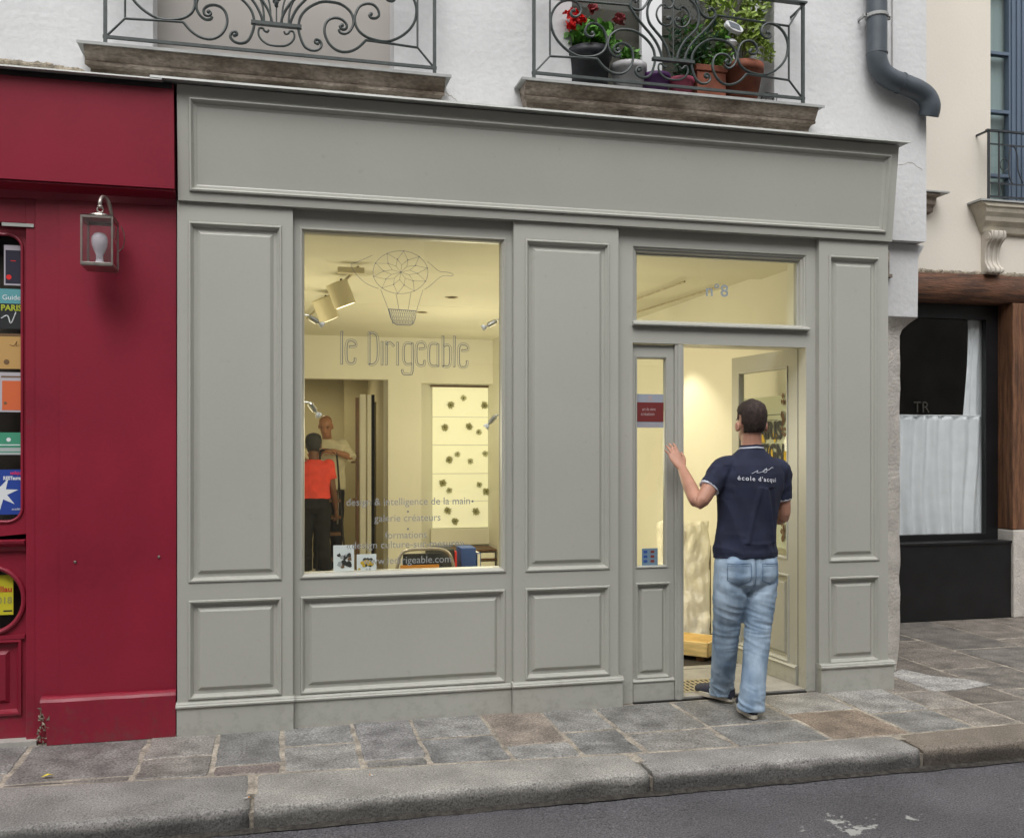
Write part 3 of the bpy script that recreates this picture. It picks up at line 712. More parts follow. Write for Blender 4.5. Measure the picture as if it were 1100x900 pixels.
# taper the left end of the slab towards the wall
for v in o.data.vertices:
    if v.co.x + ORG[o.name].x < 6.5:
        d = (v.co.z + ORG[o.name].z - 3.66); v.co.x += -d * .28 - (.04 if d > -.03 else 0)
w = MB(); w.box(5.955, 8.0, 1.785, YR, 3.662, 3.678); w.build('capping', M['zinc'], o)
w = MB(); y = 1.81
w.box(6.045, 6.063, y - .009, y + .009, 3.68, 4.275); w.box(6.03, 8, y - .015, y + .015, 4.275, 4.29); w.box(6.045, 6.06, y, YR, 4.272, 4.288); w.box(6.045, 8, y - .007, y + .007, 3.70, 3.716)
w.box(6.045, 8, y - .005, y + .005, 4.16, 4.172); w.box(6.045, 8, y - .005, y + .005, 3.82, 3.832)
for k in range(6):
    x = 6.16 + k * .30
    w.box(x - .006, x + .006, y - .006, y + .006, 3.71, 4.28)
    w.tube([(x + .055 + .042 * math.cos(a * .3927), y, 3.99 + .052 * math.sin(a * .3927)) for a in range(16)], .0045, 6, closed=True)
    w.tube(cr([(x + .115, y, 4.165), (x + .105, y, 4.0), (x + .11, y, 3.88), (x + .15, y, 3.825)], 5), .0055, 6)
    w.tube(cr([(x + .11, y, 4.165), (x + .16, y, 4.15), (x + .19, y, 4.08), (x + .20, y, 3.95), (x + .25, y, 3.84)], 5), .0055, 6)
w.build('balcony_railing', M['darkiron'], o)
w = MB()   # scroll bracket
prof = cr([(YR, 3.05), (1.875, 3.055), (1.865, 3.09), (1.89, 3.12), (1.91, 3.17), (1.905, 3.25), (1.88, 3.31), (1.835, 3.35), (1.825, 3.40), (1.85, 3.425), (YR, 3.43)], 4)
w.extx([(p[0], p[1]) for p in prof], 6.10, 6.25)
for z, r_ in ((3.375, .030), (3.083, .024)):
    for x in (6.09, 6.245): w.tube([(x, 1.865 if z > 3.2 else 1.885, z), (x + .015, 1.865 if z > 3.2 else 1.885, z)], r_, 14)
for x in (6.125, 6.175, 6.225): w.tube([(x, p[0] - .003, p[1]) for p in prof[3:-6]], .010, 6)
bm_ = w.build('scroll_bracket', mat('carved_stone', (.52, .48, .42), .85, .1, 9, .3, 40), rbld, bevel=.002)
w = MB(); w.extx([(YR, 3.70), (1.80, 3.70), (1.80, 3.682), (1.85, 3.675), (1.86, 3.62), (1.89, 3.60), (1.90, 3.56), (YR, 3.55)], 4.9, 5.56)
o = w.build('window_sill', M['ledge'], rbld, bevel=.003)
w = MB(); w.box(4.9, 5.64, 1.78, YR, 3.702, 3.714); w.build('capping', M['zinc'], o)

# ------------------------------------------------------------------ houses on the other side of the street (seen only in the glass)
ob = thing('opposite_building', (0, -7.6, 0), 'stone building across the street mirrored in the shop glass', 'building')
w = MB(); hs = []
for fl in range(4):
    for k in range(9): hs.append((-13 + k * 3.0, -11.8 + k * 3.0, .9 + fl * 3.0, 2.7 + fl * 3.0))
w.plate(-18, 18, 0, 8.2, -7.6, -8.0, hs[:18]); w.build('wall', M['brick'], ob)
w = MB()
dw = plain('dark_windows', (.03, .035, .04), .1)
for h in hs[:18]: w = MB(); w.box(h[0], h[1], -7.85, -7.84, h[2], h[3]); w.build('window_pane', dw, ob)
# ------------------------------------------------------------------ grey shopfront
sf = thing('grey_shopfront', (-.49, .04, 0), 'panelled grey wooden shopfront with a lettered display window and an open door', 'shopfront')
FL = [(0, 0), (.004, -.007), (.012, -.008), (.018, .004), (.024, .012), (.027, .020), (.044, .022), (.060, .008), (.064, .006)]   # raised and fielded panel
def panel(mb, x0, x1, z0, z1, y, k=1.):
    mb.ring(x0, x1, z0, z1, [(a * k, y + b) for a, b in FL])
def plinth(mb, x0, x1, z1, y0, yb, lip=.010):
    mb.box(x0, x1, y0, yb, -.01, z1 - .03)
    mb.extx([(yb, z1 - .03), (y0 - .004, z1 - .03), (y0 - .010, z1 - .026), (y0 - .011, z1 - .018), (y0 - .004, z1 - .013), (y0 - .004, z1 - .008), (y0 + lip, z1), (yb, z1)], x0 - .005, x1 + .005)
for x0, x1, u, px0, px1, yp, zl in ((-.494, .100, (-.440, .043), -.496, .104, -.012, .187), (1.333, 1.968, (1.400, 1.914), 1.327, 1.990, -.016, .187), (3.289, 3.777, (3.355, 3.714), 3.291, 3.806, -.022, .172)):
    mb = MB(); hs = [(u[0], u[1], .806, 2.719), (u[0], u[1], zl, .715)]
    mb.plate(x0, x1, .10, 2.822, 0, .13, hs)
    p = mb.build('pilaster', M['grey'], sf, bevel=.0025)
    for h in hs:
        mb = MB(); panel(mb, h[0], h[1], h[2], h[3], 0)
        mb.build('raised_panel', M['grey'], p)
    mb = MB(); plinth(mb, px0, px1, .178, yp, .12); mb.build('plinth', M['grey'], p, bevel=.002)
# display window bay
mb = MB(); mb.plate(.101, 1.332, .10, 2.95, .04, .12, [(.138, 1.297, .805, 2.726), (.140, 1.294, .172, .708)])
b = mb.build('window_bay', M['grey'], sf, bevel=.0025)
mb = MB(); panel(mb, .140, 1.294, .172, .708, .04); mb.build('raised_panel', M['grey'], b)
mb = MB(); plinth(mb, .106, 1.326, .168, .026, .12); mb.build('plinth', M['grey'], b, bevel=.002)
mb = MB(); mb.ring(.138, 1.297, .805, 2.726, [(0, .04), (.002, .032), (.010, .031), (.016, .044), (.022, .050), (.026, .072), (.026, .105), (0, .125)], cap=False)
mb.build('window_moulding', M['grey'], b)
mb = MB(); mb.box(.160, 1.276, .072, .080, .828, 2.704); mb.build('window_pane', M['glass'], b)
# lettering and drawing stuck on the display window
lt = MB(); YL = .0695
STRK = [[(0.365, 2.167), (0.365, 1.983)], [(0.408, 2.081), (0.444, 2.086), (0.441, 2.11), (0.416, 2.119), (0.392, 2.1), (0.392, 2.01), (0.412, 1.987), (0.437, 1.995), (0.44, 2.02)], [(0.517, 2.167), (0.517, 1.986)], [(0.517, 1.986), (0.543, 1.986), (0.566, 2.021), (0.566, 2.127), (0.551, 2.161), (0.521, 2.164)], [(0.589, 2.116), (0.589, 1.983)], [(0.613, 2.117), (0.613, 1.984)], [(0.613, 2.098), (0.634, 2.11), (0.656, 2.091)], [(0.676, 2.115), (0.676, 1.984)], [(0.757, 2.109), (0.726, 2.111), (0.71, 2.085), (0.71, 2.016), (0.726, 1.99), (0.757, 1.994)], [(0.759, 2.113), (0.759, 1.952), (0.737, 1.937), (0.71, 1.938), (0.703, 1.961)], [(0.799, 2.078), (0.834, 2.084), (0.83, 2.111), (0.807, 2.118), (0.783, 2.098), (0.783, 2.006), (0.803, 1.984), (0.827, 1.99), (0.831, 2.015)], [(0.903, 2.111), (0.872, 2.112), (0.855, 2.089), (0.855, 2.004), (0.876, 1.983), (0.903, 1.985)], [(0.906, 2.111), (0.906, 1.981)], [(0.935, 2.156), (0.935, 1.983)], [(0.935, 1.983), (0.966, 1.983), (0.978, 2.007), (0.978, 2.092), (0.958, 2.107), (0.939, 2.098)], [(1.001, 2.158), (0.999, 1.981)], [(1.044, 2.074), (1.08, 2.08), (1.076, 2.106), (1.048, 2.113), (1.027, 2.093), (1.027, 1.996), (1.048, 1.979), (1.073, 1.987), (1.076, 2.018)]]
def offs(L, d):
    out = []
    for i, p in enumerate(L):
        a = V(L[max(0, i - 1)]); c = V(L[min(len(L) - 1, i + 1)]); t = (c - a).normalized(); out.append((p[0] + t.y * d, p[1] - t.x * d))
    return out
for L in STRK:
    for d, r_ in ((-.0055, .0024), (.0055, .0013)):
        q = offs(L, d)
        if len(q) > 2: q = [(p.x, p.y) for p in cr([V((a, c, 0)) for a, c in q], 3)]
        lt.tube([(a, YL, c) for a, c in q], r_, 4)
    for e in (0, -1):
        a = offs(L, -.0055)[e]; c = offs(L, .0055)[e]; lt.tube([(a[0], YL, a[1]), (c[0], YL, c[1])], .0016, 4)
lt.build('window_lettering', M['etch'], b, weld=False, label='outlined grey shop name on the display window')
bl = MB(); ec = V((.694, 2.508)); rx, rz = .155, .1205
def ell(a, k=1.): return (ec.x + rx * k * math.cos(a), YL, ec.y + rz * k * math.sin(a) - .006 * math.cos(a) * -1)
bl.tube([ell(i * math.pi / 24) for i in range(48)], .0012, 4, closed=True)
n10 = 10; out = [ell(i * 2 * math.pi / n10 + .2) for i in range(n10)]; mid = [ell((i + .5) * 2 * math.pi / n10 + .2, .62) for i in range(n10)]; inn = [ell(i * 2 * math.pi / n10 + .2, .34) for i in range(n10)]
cc = (ec.x, YL, ec.y)
for i in range(n10):
    for a, c in ((out[i], mid[i]), (mid[i], out[(i + 1) % n10]), (mid[i], inn[i]), (mid[i], inn[(i + 1) % n10]), (inn[i], cc)): bl.tube([a, c], .0009, 4)
for p in out + mid + [cc]: bl.lathe((p[0], YL, p[2]), [(.0005, -.002), (.0035, -.0015), (.0035, .0015), (.0005, .002)], 8, ax='y')
BAL = [[(0.845, 2.576), (0.877, 2.551), (0.915, 2.523), (0.958, 2.52), (0.99, 2.512), (0.993, 2.505), (0.985, 2.5), (0.936, 2.498), (0.904, 2.478), (0.861, 2.439), (0.829, 2.417)], [(0.537, 2.597), (0.449, 2.554), (0.417, 2.536), (0.449, 2.483), (0.504, 2.436), (0.57, 2.411)], [(0.582, 2.407), (0.624, 2.299)], [(0.668, 2.387), (0.684, 2.298)], [(0.752, 2.395), (0.737, 2.3)], [(0.821, 2.416), (0.784, 2.296)], [(0.624, 2.299), (0.784, 2.294), (0.776, 2.251), (0.763, 2.219), (0.745, 2.211), (0.671, 2.212), (0.653, 2.224), (0.637, 2.252), (0.624, 2.299)]]
for k, L in enumerate(BAL):
    bl.tube([(p.x, YL, p.y) for p in (cr([V((a, c, 0)) for a, c in L], 4) if k < 2 else [V((a, c, 0)) for a, c in L])], .0012 if k < 6 else .0022, 4)
for i in range(14):
    t = i / 13; x0 = .628 + .152 * t; s_ = .022
    x1 = .650 + .108 * min(1, max(0, t + .14)); x2 = .650 + .108 * min(1, max(0, t - .14))
    bl.tube([(x0, YL, 2.297), (x1, YL, 2.216)], .0010, 4); bl.tube([(x0, YL, 2.297), (x2, YL, 2.216)], .0010, 4)
bl.build('balloon_drawing', M['etch'], b, weld=False, label='grey line drawing of an airship with a basket')
for s_, zz, w_, xx in (('design & intelligence de la main', 1.198, .70, .742), ('galerie créateurs', 1.106, .375, .735), ('formations', 1.010, .235, .725), ('«design culture-sur-mesure»', .957, .665, .725), ('www.ledirigeable.com', .868, .50, .735)):
    tx = MB(); text_on(tx, s_, xx, YL, zz, .058, fit=w_, ext=.0004); tx.build('lettering_line', M['etchl'], b, weld=False)
for x_, z_ in ((1.107, 1.213), (.735, 1.160), (.735, 1.062)): tx = MB(); tx.lathe((x_, YL, z_), [(.0005, -.001), (.0062, -.001), (.0062, .001), (.0005, .001)], 10, ax='y'); tx.build('lettering_dot', M['etch'], b)

# door bay: jambs, transom light, fixed side leaf, open leaf
mb = MB(); mb.plate(1.969, 3.288, .0, 2.95, .04, .13, [(2.075, 3.222, 2.246, 2.718), (2.073, 3.222, -.0, 2.144)])
d = mb.build('door_bay', M['grey'], sf, bevel=.0025)
mb = MB(); mb.ring(2.075, 3.222, 2.246, 2.718, [(0, .04), (.001, .046), (.012, .050), (.014, .058), (.026, .062), (.030, .080), (.040, .085), (.040, .12), (0, .13)], cap=False)
mb.extx([(.06, 2.243), (.010, 2.246), (.006, 2.252), (.008, 2.262), (.070, 2.283), (.09, 2.283), (.09, 2.243)], 2.068, 3.232)
mb.build('transom_frame', M['grey'], d)
mb = MB(); mb.box(2.112, 3.185, .088, .094, 2.280, 2.680); mb.build('transom_pane', M['glass'], d)
mb = MB(); text_on(mb, 'n°8', 2.640, .087, 2.448, .105, fit=.148, bold=.001)
mb.build('number_lettering', plain('number_vinyl', (.27, .31, .33), .7), d, weld=False)
mb = MB(); mb.box(1.992, 2.068, .052, .12, 0, .15); mb.build('foot_block', M['grey'], d)
# fixed leaf
mb = MB(); mb.plate(2.078, 2.345, .0, 2.138, .065, .11, [(2.100, 2.304, .800, 2.066), (2.100, 2.322, .135, .712)])
l = mb.build('side_leaf', M['grey'], sf, bevel=.002)
mb = MB(); mb.ring(2.100, 2.304, .800, 2.066, [(0, .065), (.002, .058), (.008, .060), (.013, .078), (.013, .10), (0, .115)], cap=False); mb.build('leaf_moulding', M['grey'], l)
mb = MB(); mb.box(2.112, 2.292, .080, .086, .812, 2.054); mb.build('leaf_pane', M['glass'], l)
mb = MB(); panel(mb, 2.100, 2.322, .135, .712, .065, .8); mb.build('raised_panel', M['grey'], l)
mb = MB(); mb.box(2.080, 2.343, .052, .066, .003, .118); mb.extx([(.066, .118), (.046, .118), (.044, .124), (.056, .134), (.066, .138)], 2.078, 2.344); mb.build('foot_rail', M['grey'], l, bevel=.0015)
mb = MB(); mb.extx([(.045, 0), (.045, 2.140), (.12, 2.140), (.12, 0)], 2.346, 2.402); mb.box(2.362, 2.386, .036, .046, .0, 2.140)
mb.build('meeting_stile', M['grey'], l, bevel=.003)
# stickers on the leaf glass
mb = MB(); mb.box(2.113, 2.285, .077, .0795, 1.640, 1.842); mb.build('door_notice', plain('grey_notice', (.30, .33, .38), .6), l)
mb = MB(); mb.box(2.1135, 2.2845, .0755, .077, 1.676, 1.792); mb.build('red_notice', plain('dark_red_notice', (.15, .018, .018), .6), l)
mb = MB()
text_on(mb, 'art de vivre', 2.190, .0752, 1.742, .028, fit=.085); text_on(mb, 'création', 2.182, .0752, 1.713, .030, fit=.085)
for k, wd in enumerate((.15, .13, .11)):
    for q in range(14):
        if random.random() < .8: mb.box(2.199 - wd / 2 + q * wd / 14, 2.199 - wd / 2 + (q + .7) * wd / 14, .0763, .0768, 1.662 - k * .010 , 1.666 - k * .010)
mb.box(2.190, 2.208, .0763, .0768, 1.815, 1.832); mb.box(2.180, 2.218, .0763, .0768, 1.802, 1.808)
mb.build('notice_print', plain('grey_print', (.42, .32, .32), .7), l, weld=False)
mb = MB(); mb.box(2.146, 2.247, .0770, .0790, .812, .915); mb.build('payment_sticker', plain('pale_blue_sticker', (.16, .25, .33), .6), l)
mb = MB()
for q in range(6): mb.box(2.156 + (q % 2) * .045, 2.180 + (q % 2) * .045, .0762, .0768, .830 + (q // 2) * .028, .846 + (q // 2) * .028, mi=q % 2)
mb.build('sticker_marks', [M['bluebox'], plain('brown_mark', (.20, .05, .04))], l, weld=False)
# open leaf, hinged at the right jamb and swung inwards
hx, hy = 3.226, .150; fx, fy = 3.152, .905
U = V((hx - fx, hy - fy, 0)); LW = U.length; U.normalize(); NN = V((U.y, -U.x, 0))     # NN = towards -X (street face)
def leafmap(o_):
    me_ = o_.data; org = ORG[o_.name]
    for v in me_.vertices:
        w_ = v.co + org; q = V((fx, fy, 0)) + U * w_.x - NN * w_.y; v.co = V((q.x, q.y, w_.z)) - org
mb = MB(); mb.plate(0, LW, .012, 2.150, 0, .045, [(.085, LW - .10, .800, 2.045), (.075, LW - .085, .135, .705)])
ol = mb.build('open_leaf', M['grey'], sf, bevel=.002, label='shop door leaf swung open into the shop'); leafmap(ol)
mb = MB(); mb.ring(.085, LW - .10, .800, 2.045, [(0, 0), (.002, -.006), (.010, -.005), (.016, .012), (.016, .030), (0, .047)], cap=False); leafmap(mb.build('leaf_moulding', M['grey'], ol))
mb = MB(); mb.box(.098, LW - .113, .018, .024, .813, 2.032); leafmap(mb.build('leaf_pane', M['glass'], ol))
mb = MB(); panel(mb, .075, LW - .085, .135, .705, 0); leafmap(mb.build('raised_panel', M['grey'], ol))
mb = MB(); mb.box(.003, LW - .003, -.012, 0, .016, .118); mb.extx([(0, .118), (-.018, .118), (-.020, .124), (-.008, .134), (0, .138)], .002, LW - .002); leafmap(mb.build('foot_rail', M['grey'], ol))
mb = MB(); mb.tube([(.04, -.002, 1.02), (.04, -.05, 1.02)], .009, 10); mb.tube([(.035, -.05, 1.02), (.15, -.05, 1.02)], .009, 10); mb.box(.02, .06, -.006, 0, .94, 1.10); leafmap(mb.build('door_handle', M['silver'], ol, bevel=.001))
# poster print on the open leaf
mb = MB(); mb.box(.115, LW - .13, .0245, .0275, .86, 1.86); leafmap(mb.build('poster', plain('pale_green_poster', (.66, .68, .52), .7), ol))
mb = MB(); cx = LW / 2 + .02; yy = .0168
text_on(mb, 'PARIS', cx, yy, 1.58, .16, fit=.34, bold=.006); text_on(mb, 'DESIGN', cx, yy, 1.43, .16, fit=.38, bold=.006); text_on(mb, 'WEEK', cx, yy, 1.28, .16, fit=.30, bold=.006)
mb.box(cx - .16, cx + .16, yy - .001, yy, 1.735, 1.739); mb.box(cx - .12, cx + .12, yy - .001, yy, 1.70, 1.703); mb.box(cx - .12, cx + .2, yy - .001, yy, 1.385, 1.388)
leafmap(mb.build('poster_lettering', M['ink'], ol, weld=False))
mb = MB()
for xx, zz, sx_, sz_ in ((cx - .05, 1.62, .03, .09), (cx + .09, 1.60, .02, .06), (cx + .20, 1.46, .03, .05), (cx - .12, 1.45, .05, .03), (cx + .04, 1.47, .035, .06), (cx, 1.30, .03, .05), (cx - .16, 1.33, .03, .04)):
    mb.add([(xx + math.cos(a * .785) * sx_ * random.uniform(.6, 1.2), yy + .0005, zz + math.sin(a * .785) * sz_ * random.uniform(.6, 1.2)) for a in range(8)], [tuple(range(8))])
leafmap(mb.build('poster_shapes', M['gold'], ol, weld=False))
mb = MB()
for xx in (LW - .175, .15):
    for zz in (1.83, 1.74, 1.68, 1.62, 1.38, 1.31, 1.26, 1.20, 1.0, .95):
        for q in range(4):
            a0 = random.random() * 6; px_, pz_ = xx + random.uniform(-.018, .018), zz + random.uniform(-.025, .025)
            mb.add([(px_ + math.cos(a0 + a * 1.05) * random.uniform(.006, .02), yy, pz_ + math.sin(a0 + a * 1.05) * random.uniform(.008, .026)) for a in range(6)], [tuple(range(6))])
leafmap(mb.build('poster_ornament', M['inkbrown'], ol, weld=False))

# fascia, leaning slightly forward towards its top
def lean(o_):
    org = ORG[o_.name]
    for v in o_.data.vertices: v.co.y -= (v.co.z + org.z - 2.82) * .12
X0, X1 = -.488, 3.790
mb = MB(); mb.plate(X0, X1, 2.820, 3.404, -.022, .20, [(-.430, 3.738, 2.868, 3.342)])
mb.box(X0, X1, .20, .26, 2.822, 3.40)
fa = mb.build('fascia', M['grey'], sf, bevel=.002); lean(fa)
mb = MB(); mb.ring(-.430, 3.738, 2.868, 3.342, [(0, -.022), (.002, -.034), (.010, -.036), (.016, -.026), (.022, -.014), (.034, -.012), (.040, -.009)])
o = mb.build('fascia_panel', M['grey'], fa); lean(o)
mb = MB(); mb.extx([(.26, 3.420), (-.155, 3.416), (-.158, 3.404), (-.152, 3.404), (-.150, 3.411), (.26, 3.414)], -.612, 3.832)
mb.build('top_flashing', M['stripgrey'], sf, label='pale metal strip over the grey fascia')
mb = MB(); mb.extx([(-.015, 2.824), (.04, 2.824), (.04, 2.84), (-.015, 2.84)], -.48, 3.78); mb.build('soffit_board', M['grey'], sf)
# threshold
mb = MB(); mb.box(2.403, 3.221, .055, .72, -.05, .014); th = mb.build('threshold', M['sill'], sf)
mb = MB(); mb.box(2.075, 3.221, .030, .054, -.05, .004); mb.build('threshold_bar', M['black'], th)
mb = MB(); gx0, gx1, gy0, gy1 = 2.43, 2.80, .15, .44; hs = []
mb.box(gx0, gx1, gy0, gy1, .0141, .0165); mb.build('floor_grate', M['brass'], th)
mb = MB()
for i in range(11):
    for j in range(4):
        a = gx0 + .02 + i * .032; c = gy0 + .02 + j * .066; mb.box(a, a + .014, c, c + .046, .0166, .0172)
mb.build('grate_slot', M['ink'], th)

# ------------------------------------------------------------------ shop interior (setting)
def struct(name, mb, m, **k): return tag(mb.build(name, m, **k), kind='structure')
XW = 3.45
mb = MB(); mb.plate(-.60, XW, .0, 3.0, .135, .30, [(.09, 1.34, .78, 2.76), (2.06, 3.24, -.01, 2.15), (2.06, 3.24, 2.22, 2.74)]); struct('interior_front_wall', mb, M['warmwall'])
mb = MB(); mb.box(XW, XW + .1, .30, 9, 0, 3.0); struct('interior_right_wall', mb, M['warmwall'])
mb = MB(); mb.box(-.7, -.6, .14, 9, 0, 3.0); struct('interior_left_wall', mb, M['warmwall'])
mb = MB(); mb.box(-.6, XW, .30, 1.04, 2.745, 3.0); mb.box(-.6, XW, 1.04, 3.15, 2.775, 3.0); mb.box(-.6, XW, 3.16, 4.68, 2.775, 3.0); mb.box(-.6, XW, 4.69, 9.0, 2.775, 3.0); mb.box(-.6, XW, 3.14, 4.70, 2.779, 2.99); struct('interior_ceiling', mb, M['ceil'])
mb = MB(); mb.box(-.7, XW, .72, 9, -.06, .004); struct('interior_floor', mb, M['intfloor'])
mb = MB(); mb.box(2.2, XW, .725, .80, -.01, .016); mb.box(2.2, 2.3, .8, 1.9, 0, .016); struct('mat_well_edge', mb, M['sill'])
mb = MB(); mb.box(2.3, XW, .80, 1.9, -.01, .010); o = mb.build('door_mat', M['darkfloor'], origin=(2.8, 1.2, 0)); tag(o, 'dark brown door mat set in the floor inside the shop door', 'door mat')
# back wall with wide opening and recessed display
mb = MB()
mb.box(-.6, 1.272, 5.70, 5.85, 2.29, 2.78); mb.box(1.272, 1.655, 5.70, 6.2, 0, 2.78); mb.box(1.655, 2.52, 5.96, 6.2, 0, .36)
mb.box(1.655, 2.52, 5.99, 6.2, .36, 2.78); mb.box(1.655, 2.52, 5.70, 5.99, 2.26, 2.78); mb.box(2.50, XW, 5.35, 6.2, 0, 2.78)
struct('interior_back_wall', mb, M['warmwall'])
mb = MB(); mb.box(-.6, XW, 8.6, 8.7, 0, 3.0); mb.box(1.274, 1.40, 6.2, 7.05, 0, 2.78); mb.box(1.274, 1.40, 7.6, 8.6, 0, 2.78); mb.box(1.274, 1.40, 7.05, 7.6, 2.1, 2.78); mb.box(.96, 1.274, 8.3, 8.6, 0, 2.78); struct('back_room_wall', mb, M['backwall'])
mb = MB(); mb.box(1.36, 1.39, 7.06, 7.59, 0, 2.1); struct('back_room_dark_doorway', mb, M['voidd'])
id_ = thing('interior_door', (.98, 6.3, 0), 'brown edged door standing open in the back room behind the window', 'door')
mb = MB(); mb.box(.935, .975, 6.10, 6.14, 0, 2.10); mb.build('door_leaf', M['brownwood'], id_, bevel=.002)
mb = MB(); mb.box(.99, 1.055, 6.12, 6.20, 0, 2.14); mb.box(1.075, 1.12, 6.12, 6.20, 0, 2.14); mb.box(1.118, 1.165, 6.18, 6.19, 0, 2.14, mi=1); mb.build('door_frame', [M['warmwall'], M['voidd']], id_)
mb = MB(); mb.tube([(.935, 6.09, 1.34), (.88, 6.09, 1.34)], .012, 8); mb.box(.90, .935, 6.095, 6.11, .88, .92); mb.build('door_handle', M['brownwood'], id_)
# lit display with rosettes
ds = thing('rosette_display', (2.15, 5.93, .5), 'tall backlit wall display with rows of dark flower rosettes', 'display')
zs = [.555, .873, 1.201, 1.541, 1.874, 2.231]
for a, c in zip(zs, zs[1:]):
    mb = MB(); mb.box(1.823, 2.495, 5.94, 5.955, a + .004, c - .004); mb.build('lit_panel', M['displayp'], ds)
mb = MB(); mb.box(1.80, 2.5, 5.93, 5.985, 2.232, 2.245, 0); mb.build('display_top', M['brownwood'], ds)
mb = MB(); mb.box(1.80, 2.5, 5.90, 5.985, .36, .548); mb.build('display_base', M['warmwall'], ds)
rs = [(2.037, 2.017, 1), (2.193, 2.099, 0), (2.446, 2.013, 1), (1.966, 1.751, 1), (2.259, 1.76, 1), (2.375, 1.696, 0), (2.015, 1.367, 1), (2.116, 1.431, 0), (2.273, 1.347, 0), (2.455, 1.439, 0), (1.939, 1.091, 1), (2.018, 1.002, 0), (2.383, 1.068, 0), (2.469, 0.986, 1), (1.999, 0.764, 1), (2.341, 0.747, 1), (2.089, 0.636, 1)]
for x_, z_, dk in rs:
    mb = MB()
    for k in range(26):
        a = k * .2417 + random.uniform(-.05, .05); r_ = random.uniform(.036, .060) * (1 if dk else .8)
        c_ = V((x_, 5.925, z_)); e_ = V((math.cos(a), 0, math.sin(a))); t_ = V((-math.sin(a), 0, math.cos(a)))
        mb.add([c_ + e_ * .006 - t_ * .003, c_ + e_ * r_ * .7 - t_ * .005 + V((0, -.008, 0)), c_ + e_ * r_ + V((0, -.016, 0)), c_ + e_ * r_ * .7 + t_ * .005 + V((0, -.008, 0)), c_ + e_ * .006 + t_ * .003], [(0, 1, 2, 3, 4)])
    mb.lathe((x_, 5.92, z_), [(.001, -.02), (.006, -.016), (.008, .0), (.004, .02)], 10, mi=1, ax='y')
    mb.build('rosette', [M['cork'] if dk else M['corkl'], M['ink']], ds, weld=False)
# ------------------------------------------------------------------ interior lamps, added fill lights and fittings
def lampspot(name, p, tgt, energy, size=R(70), blend=.6, rad=.04, col=(1, .90, .63)):
    l_ = bpy.data.lights.new(name, 'SPOT'); l_.energy = energy; l_.spot_size = size; l_.spot_blend = blend; l_.shadow_soft_size = rad; l_.color = col
    o_ = bpy.data.objects.new(name, l_); COL.objects.link(o_); o_.location = p
    o_.rotation_euler = (V(tgt) - V(p)).to_track_quat('-Z', 'Y').to_euler(); return o_
def lamppoint(name, p, energy, rad=.08, col=(1, .90, .62)):
    l_ = bpy.data.lights.new(name, 'POINT'); l_.energy = energy; l_.shadow_soft_size = rad; l_.color = col
    o_ = bpy.data.objects.new(name, l_); COL.objects.link(o_); o_.location = p; return o_
def can_spot(base, tgt, lab, r_=.080, ln=.18):
    """ceiling spotlight: stem from the track and an open cylinder pointing at tgt"""
    t_ = thing('ceiling_spotlight', base, lab, 'spotlight', 'spotlights on the ceiling track')
    b_ = V(base); dr = (V(tgt) - b_).normalized(); c_ = b_ + V((-.01, -.02, -.095))
    mb = MB(); mb.tube([b_, b_ + V((0, 0, -.06)), c_ - dr * .02], .008, 8); mb.build('stem', M['ink'], t_)
    mb = MB(); mb.tube([c_ - dr * ln * .4, c_ - dr * ln * .38, c_ + dr * ln * .6], [r_ * .3, r_, r_], 24); mb.build('shade', M['beige_spot'], t_)
    mb = MB(); mb.tube([c_ + dr * (ln * .6 + .001), c_ + dr * (ln * .6 + .004)], r_ * .85, 20); mb.build('lens', M['socket'], t_)
    return c_ + dr * (ln * .6 + .03), dr
tr = MB(); tr.box(.30, .53, 0, .001, 0, .001)
tr = MB(); tr.tube([(.560, 1.30, 2.752), (.31, 4.1, 2.752)], .010, 6); o = tr.build('ceiling_track', M['brass'], origin=(.45, 2.7, 2.75)); tag(o, 'thin brass light track on the ceiling left behind the display window', 'light track', 'light tracks')
tr = MB(); tr.box(.42, .60, 1.26, 1.32, 2.705, 2.744); o = tr.build('track_feeder', M['beige_spot'], origin=(.5, 1.3, 2.74), bevel=.004); tag(o, 'small cream junction box at the near end of the ceiling track', 'junction box')
tr = MB(); tr.tube([(2.95, 1.26, 2.745), (2.86, 3.4, 2.745)], .008, 6); o = tr.build('ceiling_track', M['brass'], origin=(2.95, 1.3, 2.745)); tag(o, 'short light track on the ceiling left in the transom light over the door', 'light track', 'light tracks')
tr = MB(); tr.tube([(3.30, 1.42, 2.745), (3.12, 4.2, 2.745)], .008, 6); o = tr.build('ceiling_track', M['brass'], origin=(3.2, 2, 2.745)); tag(o, 'long light track on the ceiling along the right wall seen through the transom', 'light track', 'light tracks')
p1, d1 = can_spot((.475, 1.75, 2.745), (1.1, 1.9, 1.2), 'nearer cream cylinder spotlight on the left ceiling track')
p2, d2 = can_spot((.405, 2.55, 2.745), (1.1, 2.9, 1.2), 'farther cream cylinder spotlight on the left ceiling track')
lampspot('spot_lamp', p1, p1 + d1, 40, R(90)); lampspot('spot_lamp', p2, p2 + d2, 40, R(90))
p3, d3 = can_spot((2.90, 2.55, 2.745), (3.45, 1.95, 0.9), 'cream cylinder spotlight on the short track aimed at the right wall')
lampspot('spot_lamp', p3, p3 + d3, 30, R(75), .5, .03)
for x_, y_, lb in ((1.445, 2.605, 'round recessed downlight nearer the display window'), (1.337, 3.562, 'round recessed downlight deeper in the shop')):
    t_ = thing('downlight', (x_, y_, 2.775), lb, 'downlight', 'recessed downlights')
    mb = MB(); mb.lathe((x_, y_, 2.775), [(.045, 0), (.055, -.004), (.055, -.006), (.040, -.004), (.036, .0)], 20); mb.build('trim_ring', M['brass'], t_)
    lampspot('downlight_lamp', (x_, y_, 2.74), (x_, y_, 0), 14, R(150), .8, .05)
